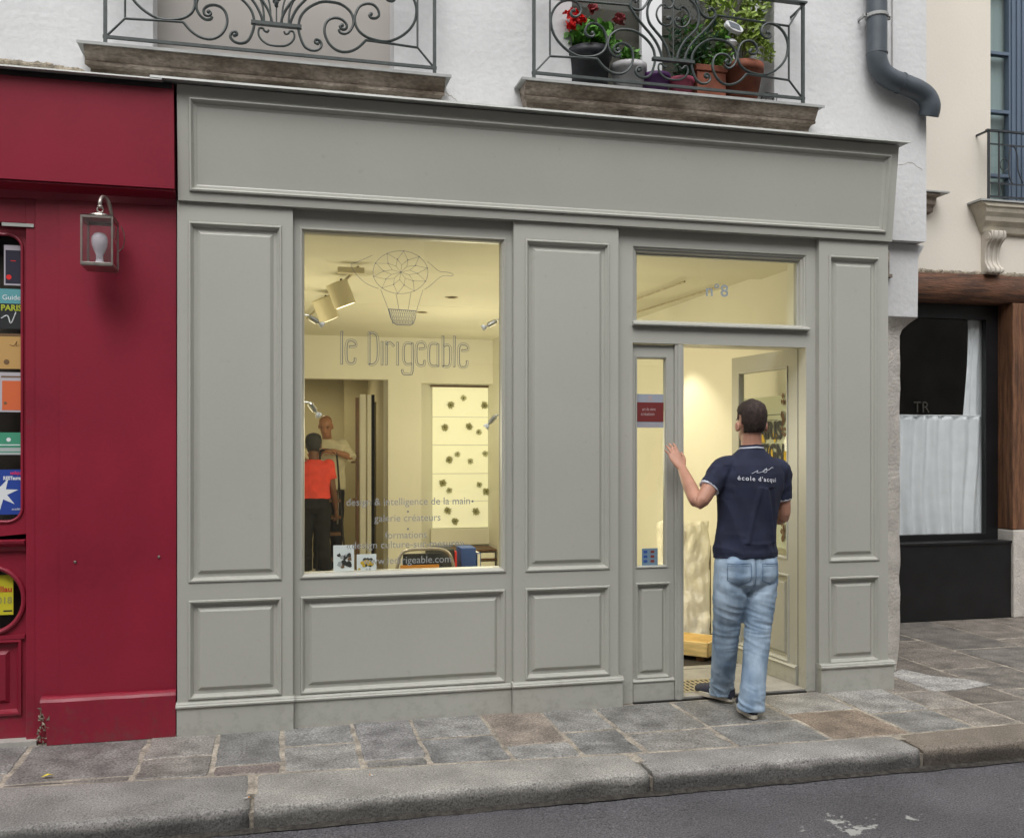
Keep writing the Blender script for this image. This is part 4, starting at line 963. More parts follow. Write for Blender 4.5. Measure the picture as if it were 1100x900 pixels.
lampspot('back_room_lamp', (.4, 7.6, 2.7), (.4, 7.4, 0), 44, R(165), .9, .1)
lamppoint('added_shop_fill', (1.75, 3.4, 1.7), 26, .35)  # unseen fill light without a fitting, added to brighten ceiling and walls
lamppoint('added_shop_fill', (2.2, 4.9, 1.9), 6, .3)  # second added fill, deeper in the shop
lamppoint('added_shop_fill', (-.2, 2.2, 1.6), 22, .3)  # third added fill, out of view at the left
lamppoint('added_door_fill', (2.0, 1.3, 1.5), 16, .3)  # unseen fill light added to brighten the space inside the door
mb = MB()
for i in range(9): mb.tube([(1.25 + i * .022, 1.068 + random.uniform(-.004, .004), 2.760 + random.uniform(-.006, .006)), (1.268 + i * .022, 1.068, 2.762 + random.uniform(-.008, .008))], .004, 5)
o = mb.build('loose_wire', M['ink'], origin=(1.35, 1.07, 2.76), weld=False); tag(o, 'short dark wire hanging under the ceiling right behind the shop window', 'wire')
# silver picture lamps clamped to the sides of the window
def frame_lamp(x0, z0, s_, dx, dz, lab):
    t_ = thing('window_spotlight', (x0, .25, z0), lab, 'spotlight', 'silver spotlights at the window sides')
    a = V((x0, .28, z0)); b_ = a + V((s_ * .055, 0, .004)); c_ = b_ + V((s_ * .018, 0, -.012)); dr = V((s_ * dx, .1, -dz)).normalized()
    mb = MB(); mb.tube(cr([a, b_, c_], 4), .0055, 8); mb.build('arm', M['silver'], t_)
    mb = MB(); mb.tube([c_ - dr * .012, c_, c_ + dr * .045, c_ + dr * .050, c_ + dr * .060], [.010, .0165, .0165, .008, .008], 14); mb.build('body', M['silver'], t_)
    e = c_ + dr * .060; mb = MB(); mb.tube([e, e + dr * .012, e + dr * .026], [.008, .018, .020], 14); mb.build('reflector', M['white'], t_)
frame_lamp(.130, 2.273, 1, .85, .50, 'upper left silver spotlight on an arm at the window side')
frame_lamp(1.36, 2.281, -1, .85, .45, 'upper right silver spotlight on an arm at the window side')
frame_lamp(.130, 1.776, 1, .60, .80, 'lower left silver spotlight on an arm at the window side')
frame_lamp(1.36, 1.712, -1, .65, .75, 'lower right silver spotlight on an arm at the window side')
# window ledge, cards
mb = MB(); mb.box(.10, 1.33, .125, .235, .79, .818); struct('window_ledge', mb, M['warmwall'])
def card(x0, x1, z1, lab, marks):
    t_ = thing('card', ((x0 + x1) / 2, .19, .818), lab, 'card', 'cards on the window ledge')
    def P_(x, z, e=0): return (x, .170 + (z - .818) * .18 + e, z)
    mb = MB(); mb.add([P_(x0, .818), P_(x1, .818), P_(x1, z1), P_(x0, z1), P_(x0, .818, .004), P_(x1, .818, .004), P_(x1, z1, .004), P_(x0, z1, .004)], [(0, 1, 2, 3), (7, 6, 5, 4), (0, 4, 5, 1), (1, 5, 6, 2), (2, 6, 7, 3), (3, 7, 4, 0)])
    mb.build('card_board', M['paper'], t_)
    mb = MB()
    for (u, w_, r_, mi) in marks:
        cx_, cz_ = x0 + (x1 - x0) * u, .818 + (z1 - .818) * w_
        mb.add([P_(cx_ + math.cos(a * .7) * r_ * random.uniform(.7, 1.2), cz_ + math.sin(a * .7) * r_ * random.uniform(.6, 1.2), -.002 - .0006 * mi) for a in range(9)], [tuple(range(9))], mi)
    mb.build('card_print', [M['ink'], M['gold'], M['inkbrown'], plain('grey_print2', (.35, .37, .38))], t_, weld=False)
card(.327, .443, .966, 'taller white card with a dark flower cluster leaning on the window ledge', [(.28, .62, .013, 0), (.42, .56, .012, 3), (.55, .55, .016, 0), (.75, .62, .015, 0), (.78, .48, .013, 2), (.3, .28, .016, 3), (.5, .34, .018, 0), (.72, .30, .018, 0), (.45, .2, .012, 2), (.8, .25, .012, 0), (.6, .62, .007, 3)])
card(.458, .569, .913, 'smaller square card with yellow and black print beside the taller card', [(.4, .68, .012, 0), (.55, .70, .012, 0), (.7, .68, .012, 0), (.3, .5, .013, 1), (.45, .45, .016, 0), (.6, .48, .016, 1), (.75, .45, .013, 1), (.5, .58, .014, 1), (.35, .36, .010, 1), (.68, .34, .011, 0), (.12, .14, .008, 1), (.5, .14, .005, 3), (.65, .14, .005, 3)])
# step ladder
la = thing('step_ladder', (.62, 5.9, 0), 'narrow step ladder with a rounded metal hoop standing in the back opening', 'step ladder')
mb = MB(); y = 5.72
mb.tube(cr([(.46, 5.60, .01), (.49, y, .8), (.508, y + .05, 1.42), (.53, y + .05, 1.475), (.60, y + .05, 1.485), (.675, y + .05, 1.455), (.70, y + .05, 1.38), (.74, y, .8), (.80, 5.60, .01)], 5), .011, 8); mb.build('front_frame', M['ink'], la)
mb = MB()
for x_ in (.50, .72): mb.tube([(x_, y + .08, 1.15), (x_, 6.3, .01)], .010, 8)
mb.build('rear_frame', M['steel'], la)
for z_ in (.25, .541, .729, .916):
    mb = MB(); mb.box(.50, .735, y - .07, y + .10, z_ - .02, z_ + .012); mb.build('step', M['yellowwood'] if False else M['brownwood'], la, bevel=.004)
# folding chair just behind the glass
ch = thing('tube_chair', (1.06, 1.55, 0), 'tubular metal chair with an orange seat low behind the display window', 'chair')
mb = MB(); mb.tube(cr([(.86, 1.50, .01), (.85, 1.52, .55), (.865, 1.53, .70), (.91, 1.54, .775), (1.06, 1.54, .788), (1.20, 1.54, .775), (1.255, 1.53, .70), (1.265, 1.52, .55), (1.26, 1.50, .01)], 6), .012, 10)
mb.tube(cr([(.88, 1.95, .01), (.88, 1.90, .42), (.90, 1.56, .45)], 5), .011, 8); mb.tube(cr([(1.24, 1.95, .01), (1.24, 1.90, .42), (1.22, 1.56, .45)], 5), .011, 8)
mb.build('frame', M['steel'], ch, smooth=True)
mb = MB(); mb.extx([(1.55, .50), (1.57, .50), (1.575, .70), (1.57, .755), (1.55, .755)], .90, 1.19); mb.build('backrest', M['board'], ch, bevel=.01)
mb = MB(); mb.extx([(1.56, .44), (1.93, .44), (1.93, .475), (1.56, .48)], .89, 1.23); mb.build('seat', M['orange'], ch, bevel=.008)
mb = MB(); mb.box(.88, 1.16, 1.535, 1.55, .64, .675); mb.build('orange_band', M['orange'], ch, bevel=.003)
# boxes and shelf at the back
mb = MB(); mb.box(1.36, 1.58, 3.2, 3.5, .004, .60); o = mb.build('equipment_box', M['board'], origin=(1.47, 3.3, 0), bevel=.01); tag(o, 'black fabric box behind the tubular chair', 'box')
mb = MB(); mb.box(1.584, 1.60, 3.19, 3.5, .004, .58); o = mb.build('red_folder', M['redbox'], origin=(1.59, 3.3, 0)); tag(o, 'thin red folder standing against the black box', 'folder')
mb = MB(); mb.box(1.66, 1.80, 3.3, 3.55, .40, .60, 0); mb.box(1.805, 1.85, 3.31, 3.5, .41, .55, 1); mb.box(1.62, 1.9, 3.3, 3.6, .004, .39, 2); o = mb.build('stacked_bags', [M['bluebox'], M['warmwall'], M['board']], origin=(1.7, 3.4, 0), bevel=.01); tag(o, 'blue and black bag on the floor under the display', 'bag')
sh = thing('tray_shelf', (2.2, 5.6, 0), 'low shelf of pale trays under the backlit display', 'shelf')
for z_ in (.02, .12, .22, .325):
    mb = MB(); mb.box(1.95, 2.49, 5.45, 5.88, z_, z_ + .018); mb.build('shelf_board', M['brownwood'], sh)
for x_ in (1.96, 2.24):
    for z_ in (.04, .14, .24): mb = MB(); mb.box(x_, x_ + .23, 5.46, 5.85, z_, z_ + .065); mb.build('tray', M['warmwall'], sh, bevel=.004)
# wrapped panel and crate inside the door
mb = MB(); n = 26; vs = []; fs = []
A = V((2.83, 1.50, .03)); Bv = V((.38, -.10, 0)); C = V((.12, .26, .90))
for s_ in (0, 1):
    for j in range(n + 1):
        for i in range(n + 1):
            u, v = i / n, j / n; w_ = noise.noise(V((u * 5, v * 7, 3))) * .030 + abs(noise.noise(V((u * 9 + v * 4, v * 8, 9)))) * .035
            e = .015 if min(u, v, 1 - u, 1 - v) < .02 else 0
            p = A + Bv * u + C * v + V((.1, -1, .3)).normalized() * (w_ - e + .03 if s_ == 0 else -.03 - w_ + e) + V((0, 0, w_ * .5))
            vs.append(p)
m2 = (n + 1) ** 2
for j in range(n):
    for i in range(n):
        a = j * (n + 1) + i; fs.append((a, a + 1, a + n + 2, a + n + 1)); fs.append((m2 + a, m2 + a + n + 1, m2 + a + n + 2, m2 + a + 1))
edge = [i for i in range(n + 1)] + [j * (n + 1) + n for j in range(1, n + 1)] + [n * (n + 1) + i for i in range(n - 1, -1, -1)] + [j * (n + 1) for j in range(n - 1, 0, -1)]
for a, b_ in zip(edge, edge[1:] + edge[:1]): fs.append((b_, a, m2 + a, m2 + b_))
mb.add(vs, fs); wp = thing('wrapped_panel', (2.9, 1.5, 0), 'large panel wrapped in cloudy plastic leaning on the wall inside the door', 'wrapped panel')
mb.build('plastic_wrap', M['plastic'], wp, smooth=True)
mb = MB(); q = A + Bv * 1.02; mb.tube([q + V((0, .02, 0)), q + C * .80 + V((0, .02, 0))], .022, 4); mb.build('board_edge', M['ledge'], wp)
cr_ = thing('wooden_tray', (2.85, 1.1, 0), 'shallow yellow varnished wooden tray lying on the dark mat', 'tray')
def obox(mb, o_, u, v, w_): mb.add([o_, o_ + u, o_ + u + v, o_ + v, o_ + w_, o_ + u + w_, o_ + u + v + w_, o_ + v + w_], [(0, 3, 2, 1), (4, 5, 6, 7), (0, 1, 5, 4), (1, 2, 6, 5), (2, 3, 7, 6), (3, 0, 4, 7)])
D1 = V((-.50, .50, .0)).normalized(); D2 = V((.70, .70, 0)).normalized(); Z = V((0, 0, 1)); C0 = V((2.96, .88, .045))
for nm, (o_, u, v, w_) in {'long_side': (C0, D1 * .85, D2 * .016, Z * .10), 'long_side2': (C0 + D2 * .30, D1 * .85, D2 * .016, Z * .10), 'end_board': (C0, D1 * .016, D2 * .316, Z * .10), 'end_board2': (C0 + D1 * .834, D1 * .016, D2 * .316, Z * .10), 'bottom_board': (C0 + D2 * .016 + D1 * .016, D1 * .818, D2 * .284, Z * .012)}.items():
    mb = MB(); obox(mb, o_, u, v, w_); mb.build(nm.rstrip('2'), M['yellowwood'], cr_, bevel=.003)
mb = MB(); obox(mb, C0 - V((0, 0, .035)) + D1 * .05 + D2 * .03, D1 * .05, D2 * .25, Z * .035); obox(mb, C0 - V((0, 0, .035)) + D1 * .75 + D2 * .03, D1 * .05, D2 * .25, Z * .035); mb.build('foot', M['brownwood'], cr_)

# ------------------------------------------------------------------ red shopfront
rf = thing('red_shopfront', (-.9, .05, 0), 'dark red painted wooden shopfront with a half seen glazed door', 'shopfront')
mb = MB(); mb.plate(-7, -.502, 2.866, 3.395, 0, .25); o = mb.build('fascia', M['red'], rf, bevel=.002)
org = ORG[o.name]
for v in o.data.vertices: v.co.y -= (v.co.z + org.z - 2.866) * .07 + .065
mb = MB(); mb.extx([(.26, 3.420), (-.155, 3.404), (-.157, 3.396), (-.153, 3.396), (-.151, 3.400), (.26, 3.414)], -7, -.555); mb.build('top_flashing', M['stripgrey'], rf, label='thin metal strip over the red fascia')
mb = MB(); mb.box(-7, -.51, -.105, .24, 3.372, 3.399); mb.build('painted_shadow_strip', M['black'], rf)  # black strip painted in for the shadowed gap under the flashing
mb = MB(); mb.extx([(.30, 2.864), (-.055, 2.864), (-.055, 2.856), (.030, 2.835), (.048, 2.80), (.30, 2.80)], -7, -.502); mb.build('head_moulding', M['red'], rf, bevel=.002)
mb = MB(); mb.box(-1.192, -.502, .050, .28, .0, 2.81); p = mb.build('pilaster', M['red'], rf, bevel=.003)
mb = MB(); mb.box(-1.075, -.504, .044, .052, .24, 2.80); mb.build('pilaster_board', M['red'], p, bevel=.002)
mb = MB()
n = 40; vs = []; fs = []
rows = [(0, .0), (0, .218), (.008, .232), (.022, .240), (.06, .243)]
for i in range(n + 1):
    x = -1.176 + .674 * i / n
    for k, (y, z) in enumerate(rows):
        jag = 0
        if i == 0: jag = .045 + .03 * noise.noise(V((0, z * 30, 1)))
        if i <= 2 and k == 0: jag = .07 - i * .015
        vs.append((x + jag, y + noise.noise(V((x * 8, z * 9, 2))) * .004, z + noise.noise(V((x * 9, 0, 5))) * .002 * (k > 0)))
for i in range(n):
    for k in range(4): a = i * 5 + k; fs.append((a, a + 5, a + 6, a + 1))
mb.add(vs, fs); mb.build('plinth', M['red'], p, smooth=False)
mb = MB()
for i in range(60):
    z = random.uniform(.0, .22); x = -1.15 + random.uniform(-.025, .045) * (1.3 - z * 4 if z < .2 else .4); s_ = random.uniform(.006, .018)
    c = V((x, .025 + random.uniform(-.02, .01), z))
    mb.add([c + V((random.uniform(-1, 1) * s_, random.uniform(-1, .3) * s_, random.uniform(-1, 1) * s_)) for _ in range(5)], [(0, 1, 2), (0, 2, 3), (0, 3, 4), (1, 2, 4)])
mb.build('chipped_corner', M['rubble'], p, weld=False, label='broken plaster corner at the foot of the red pilaster')
mb = MB()
for x, z in ((-1.0, .93), (-.59, .945)): mb.lathe((x, .040, z), [(.001, -.004), (.007, -.002), (.007, .004)], 8, ax='y')
mb.build('screw_head', M['steel'], p)
# door frame and double door; only the right leaf shows
mb = MB(); mb.box(-1.238, -1.193, .060, .28, 0, 2.81); mb.box(-2.75, -1.238, .062, .28, 2.676, 2.81); mb.box(-2.80, -2.75, .06, .28, 0, 2.81); mb.box(-7, -2.8, .05, .28, 0, 2.81); dfr = mb.build('door_frame', M['red'], rf, bevel=.003)
mb = MB(); mb.box(-1.35, -1.20, .052, .060, 2.655, 2.672) ; mb.build('door_closer', M['stripgrey'], dfr)
def rrect(x0, x1, z0, z1, r_, n=8):
    o_ = []
    for cx_, cz_, a0 in ((x1 - r_, z1 - r_, 0), (x0 + r_, z1 - r_, 90), (x0 + r_, z0 + r_, 180), (x1 - r_, z0 + r_, 270)):
        for k in range(n + 1): a = R(a0 + 90 * k / n); o_.append((cx_ + r_ * math.cos(a), cz_ + r_ * math.sin(a)))
    return o_
def holed(mb, x0, x1, z0, z1, hole, y, depth=.03):
    """flat board face with one rounded opening (hole polygon runs counter clockwise from the right)"""
    n = len(hole); c = V((sum(h[0] for h in hole) / n, sum(h[1] for h in hole) / n)); outer = []
    for h in hole:
        d = V(h) - c; t = min((x1 - c.x) / d.x if d.x > 1e-6 else 1e9, (x0 - c.x) / d.x if d.x < -1e-6 else 1e9, (z1 - c.y) / d.y if d.y > 1e-6 else 1e9, (z0 - c.y) / d.y if d.y < -1e-6 else 1e9)
        outer.append(c + d * t)
    cor = {}
    vs = [(h[0], y, h[1]) for h in hole] + [(q.x, y, q.y) for q in outer] + [(h[0], y + depth, h[1]) for h in hole]
    fs = []
    for i in range(n):
        j = (i + 1) % n; fs.append((i, j, n + j, n + i)); fs.append((j, i, 2 * n + i, 2 * n + j))
    k = len(vs)
    for cx_, cz_ in ((x0, z0), (x1, z0), (x1, z1), (x0, z1)):
        best = None
        for i in range(n):
            a, b_ = outer[i], outer[(i + 1) % n]
            if abs(a.x - b_.x) > 1e-5 and abs(a.y - b_.y) > 1e-5:
                d = abs((a.x + b_.x) / 2 - cx_) + abs((a.y + b_.y) / 2 - cz_)
                if best is None or d < best[0]: best = (d, i)
        if best: vs.append((cx_, y, cz_)); fs.append((n + best[1], n + (best[1] + 1) % n, k)); k += 1
    mb.add(vs, fs)
for xa, xb in ((-1.990, -1.240), ):
    gx1 = xb - .028; gx0 = -1.530
    x0, x1 = -1.62, xb
    mb = MB(); hole = rrect(-1.555, -1.264, 1.140, 2.620, .07); holed(mb, x0, x1, 1.045, 2.676, hole, .10)
    circ = [(-1.410 + .150 * math.cos(R(a * 10)), .738 + .165 * math.sin(R(a * 10))) for a in range(36)]
    holed(mb, x0, x1, .535, .985, circ, .10)
    mb.box(x0, x1, .10, .14, .0, .14); mb.box(x1 - .025, x1, .10, .14, .14, .535); mb.box(x0, x0 + .03, .10, .14, .14, .535); mb.box(x0, x1, .10, .14, .985, 1.045)
    lf = mb.build('door_leaf', M['red'], rf)
    mb = MB(); hr = rrect(-1.555, -1.264, 1.140, 2.620, .07); mb.tube([(a, .098, c) for a, c in hr], .008, 8, closed=True)
    mb.tube([(-1.410 + .155 * math.cos(R(a * 10)), .094, .738 + .170 * math.sin(R(a * 10))) for a in range(36)], .013, 8, closed=True)
    mb.extx([(.10, .985), (.085, .990), (.078, 1.012), (.050, 1.030), (.045, 1.045), (.10, 1.048)], x0, x1 - .004)
    mb.box(x0, x1 - .01, .086, .10, .535, .556); mb.build('leaf_moulding', M['red'], lf, bevel=.001)
    mb = MB(); mb.ring(x0 + .03, x1 - .025, .14, .535, [(0, .10), (.002, .088), (.014, .086), (.020, .10), (.030, .115), (.062, .118), (.080, .102)]); mb.build('raised_panel', M['red'], lf)
    mb = MB(); mb.box(-1.60, -1.25, .128, .132, 1.10, 2.66); mb.box(-1.60, -1.25, .128, .132, .55, .93); mb.build('leaf_pane', M['darkglass'], lf)
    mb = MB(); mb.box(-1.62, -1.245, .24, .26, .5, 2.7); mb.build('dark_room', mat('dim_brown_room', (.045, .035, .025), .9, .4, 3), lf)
mb = MB(); mb.box(-2.75, -1.625, .10, .16, 0, 2.676); mb.build('second_leaf', M['red'], rf)
mb = MB(); mb.box(-7, -1.18, .02, .3, -.05, .022); mb.build('door_step', M['sill'], rf)
# stickers on the glass of the red door
YS = .1265
def sticker(name, x0, x1, z0, z1, c, label=None):
    mb = MB(); mb.box(x0, x1, YS - .0015, YS, z0, z1)
    return mb.build(name, plain(name + '_paper', c, .6), lf, label=label)
def extra(name, fn, m):
    mb = MB(); fn(mb); return mb.build(name, m, lf, weld=False)
y1 = YS - .0022
sticker('sticker', -1.357, -1.256, 2.363, 2.571, (.45, .42, .47), 'dark blue sticker with a red ball')
extra('sticker_print', lambda m: (m.box(-1.350, -1.263, y1, y1 + .0006, 2.372, 2.545, 0), m.lathe((-1.334, y1 - .0005, 2.405), [(.0005, 0), (.013, 0), (.013, .001)], 14, mi=1, ax='y'), m.box(-1.325, -1.30, y1 - .0005, y1, 2.488, 2.492, 1)), [plain('midnight_blue', (.012, .010, .03), .6), M['flower']])
sticker('sticker', -1.40, -1.262, 2.137, 2.344, (.012, .014, .016), 'black and turquoise city guide sticker')
extra('sticker_print', lambda m: (m.box(-1.40, -1.262, y1, y1 + .0006, 2.268, 2.344, 0), text_on(m, 'PARIS', -1.322, y1, 2.232, .042, fit=.098, mi=1, bold=.001), text_on(m, 'Guide', -1.322, y1 - .0006, 2.288, .036, mi=2), m.tube(cr([(-1.37, y1, 2.19), (-1.34, y1, 2.205), (-1.325, y1, 2.165), (-1.305, y1, 2.21), (-1.30, y1, 2.225)], 4), .003, 4, mi=2)), [plain('turquoise', (.10, .33, .36), .6), plain('lime_print', (.42, .50, .03), .6), M['paper']])
sticker('sticker', -1.40, -1.273, 1.930, 2.098, (.50, .30, .10), 'ochre sticker with a sketched line')
extra('sticker_print', lambda m: (m.tube(cr([(-1.33, y1, 2.055), (-1.31, y1, 2.05), (-1.295, y1, 2.075), (-1.30, y1, 2.05), (-1.285, y1, 2.055)], 4), .0012, 4), m.lathe((-1.345, y1, 1.965), [(.0005, 0), (.014, 0), (.014, .001)], 14, ax='y'), m.box(-1.40, -1.27, y1, y1 + .0006, 2.100, 2.112, 0)), [M['inkbrown']])
sticker('sticker', -1.378, -1.264, 1.706, 1.912, (.45, .43, .46), 'orange sticker with a white border')
extra('sticker_print', lambda m: (m.box(-1.366, -1.276, y1, y1 + .0006, 1.716, 1.868, 0), m.lathe((-1.350, y1 - .0005, 1.752), [(.0005, 0), (.008, 0), (.008, .001)], 10, mi=1, ax='y'), m.box(-1.37, -1.27, y1, y1 + .0006, 1.885, 1.893, 1)), [plain('orange_print', (.62, .13, .04), .6), M['inkbrown']])
sticker('sticker', -1.40, -1.252, 1.485, 1.600, (.42, .46, .46), 'green and white travel sticker')
extra('sticker_print', lambda m: (m.box(-1.40, -1.252, y1, y1 + .0006, 1.522, 1.600, 0), m.lathe((-1.335, y1 - .0005, 1.563), [(.0005, 0), (.011, 0), (.011, .001)], 10, mi=1, ax='y'), m.box(-1.385, -1.28, y1 - .0006, y1, 1.533, 1.538, 1), m.box(-1.38, -1.27, y1, y1 + .0006, 1.497, 1.502, 0)), [plain('sea_green', (.05, .28, .17), .6), M['paper']])
sticker('sticker', -1.42, -1.256, 1.175, 1.408, (.012, .05, .30), 'blue restaurant sticker with a white star')
def star(m):
    c = V((-1.375, 1.285)); p = []
    for k in range(14):
        r_ = (.088 if k % 2 == 0 else .034); a = R(k * 360 / 14 + 12); p.append((c.x + r_ * math.cos(a), y1, c.y + r_ * math.sin(a)))
    p.append((c.x, y1, c.y)); m.add(p, [(k, (k + 1) % 14, 14) for k in range(14)], 0)
    text_on(m, 'RESTaurant', -1.312, y1, 1.355, .026, fit=.098, mi=0, bold=.001); text_on(m, 'unique', -1.297, y1, 1.383, .024, fit=.060, mi=1, bold=.001); text_on(m, 'académie', -1.290, y1, 1.198, .016, fit=.06, mi=0)
extra('sticker_print', star, [M['paper'], plain('magenta', (.55, .03, .14), .6)])
sticker('guide_sticker', -1.46, -1.313, .656, .862, (.55, .50, .02), 'yellow guide sticker in the oval window')
extra('sticker_print', lambda m: (text_on(m, 'Millau', -1.318, y1, .775, .042, 'RIGHT', mi=0, bold=.001), text_on(m, '2018', -1.318, y1, .715, .048, 'RIGHT', mi=1, bold=.001), m.box(-1.36, -1.318, y1, y1 + .0006, .672, .680, 2)), [plain('red_print', (.45, .02, .02)), plain('grey_digits', (.30, .28, .08)), M['ink']])

# ------------------------------------------------------------------ wall lantern on the red pilaster
wlm = thing('wall_lantern', (-.85, .04, 2.5), 'square steel wall lantern with a pale bulb on the red shopfront', 'wall lantern')
x0, x1, ya, yb, z0, z1 = -.926, -.775, -.235, -.045, 2.425, 2.672
mb = MB(); t_ = .009
for x in (x0, x1 - t_):
    for y in (ya, yb - t_): mb.box(x, x + t_, y, y + t_, z0, z1)
for z in (z0, z1 - .014):
    mb.box(x0 + t_, x1 - t_, ya, ya + t_, z, z + .014); mb.box(x0 + t_, x1 - t_, yb - t_, yb, z, z + .014)
    mb.box(x0, x0 + t_, ya + t_, yb - t_, z, z + .014); mb.box(x1 - t_, x1, ya + t_, yb - t_, z, z + .014)
mb.box(x0 + .002, x1 - .002, ya + .002, yb - .002, z0 - .004, z0)
mb.build('lantern_frame', M['steel'], wlm, bevel=.001)
mb = MB(); cx_, cy_ = (x0 + x1) / 2, (ya + yb) / 2
mb.add([(x0 - .003, ya - .003, z1 + .001), (x1 + .003, ya - .003, z1 + .001), (x1 + .003, yb + .003, z1 + .001), (x0 - .003, yb + .003, z1 + .001), (cx_ - .02, cy_ - .02, z1 + .016), (cx_ + .02, cy_ - .02, z1 + .016), (cx_ + .02, cy_ + .02, z1 + .016), (cx_ - .02, cy_ + .02, z1 + .016)], [(0, 1, 5, 4), (1, 2, 6, 5), (2, 3, 7, 6), (3, 0, 4, 7), (4, 5, 6, 7), (3, 2, 1, 0)])
mb.lathe((cx_, cy_, z1 + .008), [(.055, 0), (.050, .012), (.030, .018), (.012, .022)], 20); mb.build('lantern_cap', M['steel'], wlm)
mb = MB(); g_ = .003
mb.box(x0 + t_, x1 - t_, ya + g_, ya + g_ + .002, z0 + .014, z1 - .014); mb.box(x1 - g_ - .002, x1 - g_, ya + t_, yb - t_, z0 + .014, z1 - .014); mb.box(x0 + g_, x0 + g_ + .002, ya + t_, yb - t_, z0 + .014, z1 - .014)
mb.build('lantern_glass', M['lampglass'], wlm)
mb = MB(); mb.lathe((cx_, cy_ - .01, z0 + .01), [(.017, 0), (.017, .055), (.021, .062), (.036, .10), (.040, .125), (.037, .145), (.025, .162), (.008, .168)], 22); mb.build('bulb', M['bulb'], wlm, smooth=True)
mb = MB(); mb.lathe((cx_, cy_ - .01, z0 + .0), [(.024, 0), (.024, .012), (.018, .04)], 16); mb.box(cx_ - .055, cx_ + .055, cy_ - .06, cy_ + .06, z0 + .001, z0 + .01); mb.build('bulb_holder', M['white'], wlm)
mb = MB(); tp = z1 + .03
mb.tube(cr([(cx_ + .004, cy_ - .02, tp + .025), (cx_ + .004, cy_ - .02, tp + .055), (cx_ + .012, cy_ + .01, tp + .085), (cx_ + .03, cy_ + .05, tp + .075), (cx_ + .04, cy_ + .09, tp + .02), (cx_ + .045, .03, tp - .06), (cx_ + .045, .045, tp - .08)], 6), .010, 10)
mb.tube([(cx_ + .004 + .014 * math.cos(a * .6), cy_ - .02, tp + .012 + .014 * math.sin(a * .6)) for a in range(11)], .005, 6)
mb.lathe((cx_ + .004, cy_ - .02, tp + .022), [(.012, 0), (.015, .006), (.012, .012)], 12)
mb.build('bracket', M['steel'], wlm, smooth=True)
mb = MB(); mb.tube(cr([(x1 + .012, -.05, 2.66), (x1 + .022, -.02, 2.62), (x1 + .012, .02, 2.57), (x1 - .01, .035, 2.55)], 5), .003, 6); mb.build('supply_wire', M['steel'], wlm)
# scrap on the pavement
mb = MB(); c = V((-1.013, -.52, .006)); mb.add([c + V(q) for q in ((-.03, 0, 0), (-.012, -.012, .006), (.01, -.011, .012), (.03, 0, .004), (.012, .012, .002), (-.01, .013, .004), (0, 0, .014))], [(0, 1, 6), (1, 2, 6), (2, 3, 6), (3, 4, 6), (4, 5, 6), (5, 0, 6)])
o = mb.build('fallen_leaf', M['leafy'], origin=tuple(c)); tag(o, 'small yellow leaf lying on the pavement by the red shopfront', 'leaf')
# ------------------------------------------------------------------ people
def loft(mb, st, n=20, mi=0):
    """st: list of (centre, side vector*a, forward vector*b)"""
    vs = []; fs = []
    for c, a, b in st:
        for k in range(n):
            t = 2 * math.pi * k / n; vs.append(c + a * math.cos(t) + b * math.sin(t))
    m = len(st)
    for i in range(m - 1):
        for k in range(n): fs.append((i * n + k, i * n + (k + 1) % n, (i + 1) * n + (k + 1) % n, (i + 1) * n + k))
    fs.append(tuple(range(n - 1, -1, -1))); fs.append(tuple((m - 1) * n + k for k in range(n)))
    mb.add(vs, fs, mi)

def limb(mb, pts, rs, n=14, flat=None, dome=(True, True), k=4):
    """tapered limb through joints, rounded at its ends"""
    P_ = [V(p) for p in pts]; idx = list(range(len(P_)))
    Q = cr([V((r_, 0, 0)) for r_ in rs], k); C_ = cr(P_, k)
    st = []
    for i, c in enumerate(C_):
        t = (C_[min(i + 1, len(C_) - 1)] - C_[max(i - 1, 0)]).normalized()
        ref = V((0, 1, 0)) if abs(t.y) < .85 else V((0, 0, 1))
        s_ = t.cross(ref).normalized(); u = s_.cross(t).normalized(); r_ = max(.002, Q[i].x)
        st.append((c, s_ * r_, u * r_, t, r_))
    out = []
    if dome[0]:
        c, s_, u, t, r_ = st[0]
        for q in (1.0, .75, .4): out.append((c - t * r_ * q * .95, s_ * math.sqrt(max(.003, 1 - q * q)), u * math.sqrt(max(.003, 1 - q * q))))
    out += [(c, s_, u) for c, s_, u, t, r_ in st]
    if dome[1]:
        c, s_, u, t, r_ = st[-1]
        for q in (.4, .75, 1.0): out.append((c + t * r_ * q * .95, s_ * math.sqrt(max(.003, 1 - q * q)), u * math.sqrt(max(.003, 1 - q * q))))
    loft(mb, out, n)

def bake(mb, name, mats, parent, voxel, smooth=4, disp=None, matfn=None, fac=.5):
    """join overlapping closed shapes into one continuous skin"""
    me = mb.mesh(name, mats[0])
    bm = bmesh.new(); bm.from_mesh(me); bmesh.ops.recalc_face_normals(bm, faces=bm.faces); bm.to_mesh(me); bm.free()
    o = bpy.data.objects.new('tmp', me); COL.objects.link(o)
    r_ = o.modifiers.new('r', 'REMESH'); r_.mode = 'VOXEL'; r_.voxel_size = voxel
    s_ = o.modifiers.new('s', 'SMOOTH'); s_.iterations = smooth; s_.factor = fac
    dg = bpy.context.evaluated_depsgraph_get(); m2 = bpy.data.meshes.new_from_object(o.evaluated_get(dg)); m2.name = name
    bpy.data.objects.remove(o)
    m2.materials.clear()
    for m in mats: m2.materials.append(m)
    if disp:
        nn = [v.normal.copy() for v in m2.vertices]
        for v, q in zip(m2.vertices, nn): v.co += q * disp(v.co, q)
    if matfn:
        for p in m2.polygons: p.material_index = matfn(p.center)
    m2.shade_smooth()
    return link_mesh(name, m2, parent)

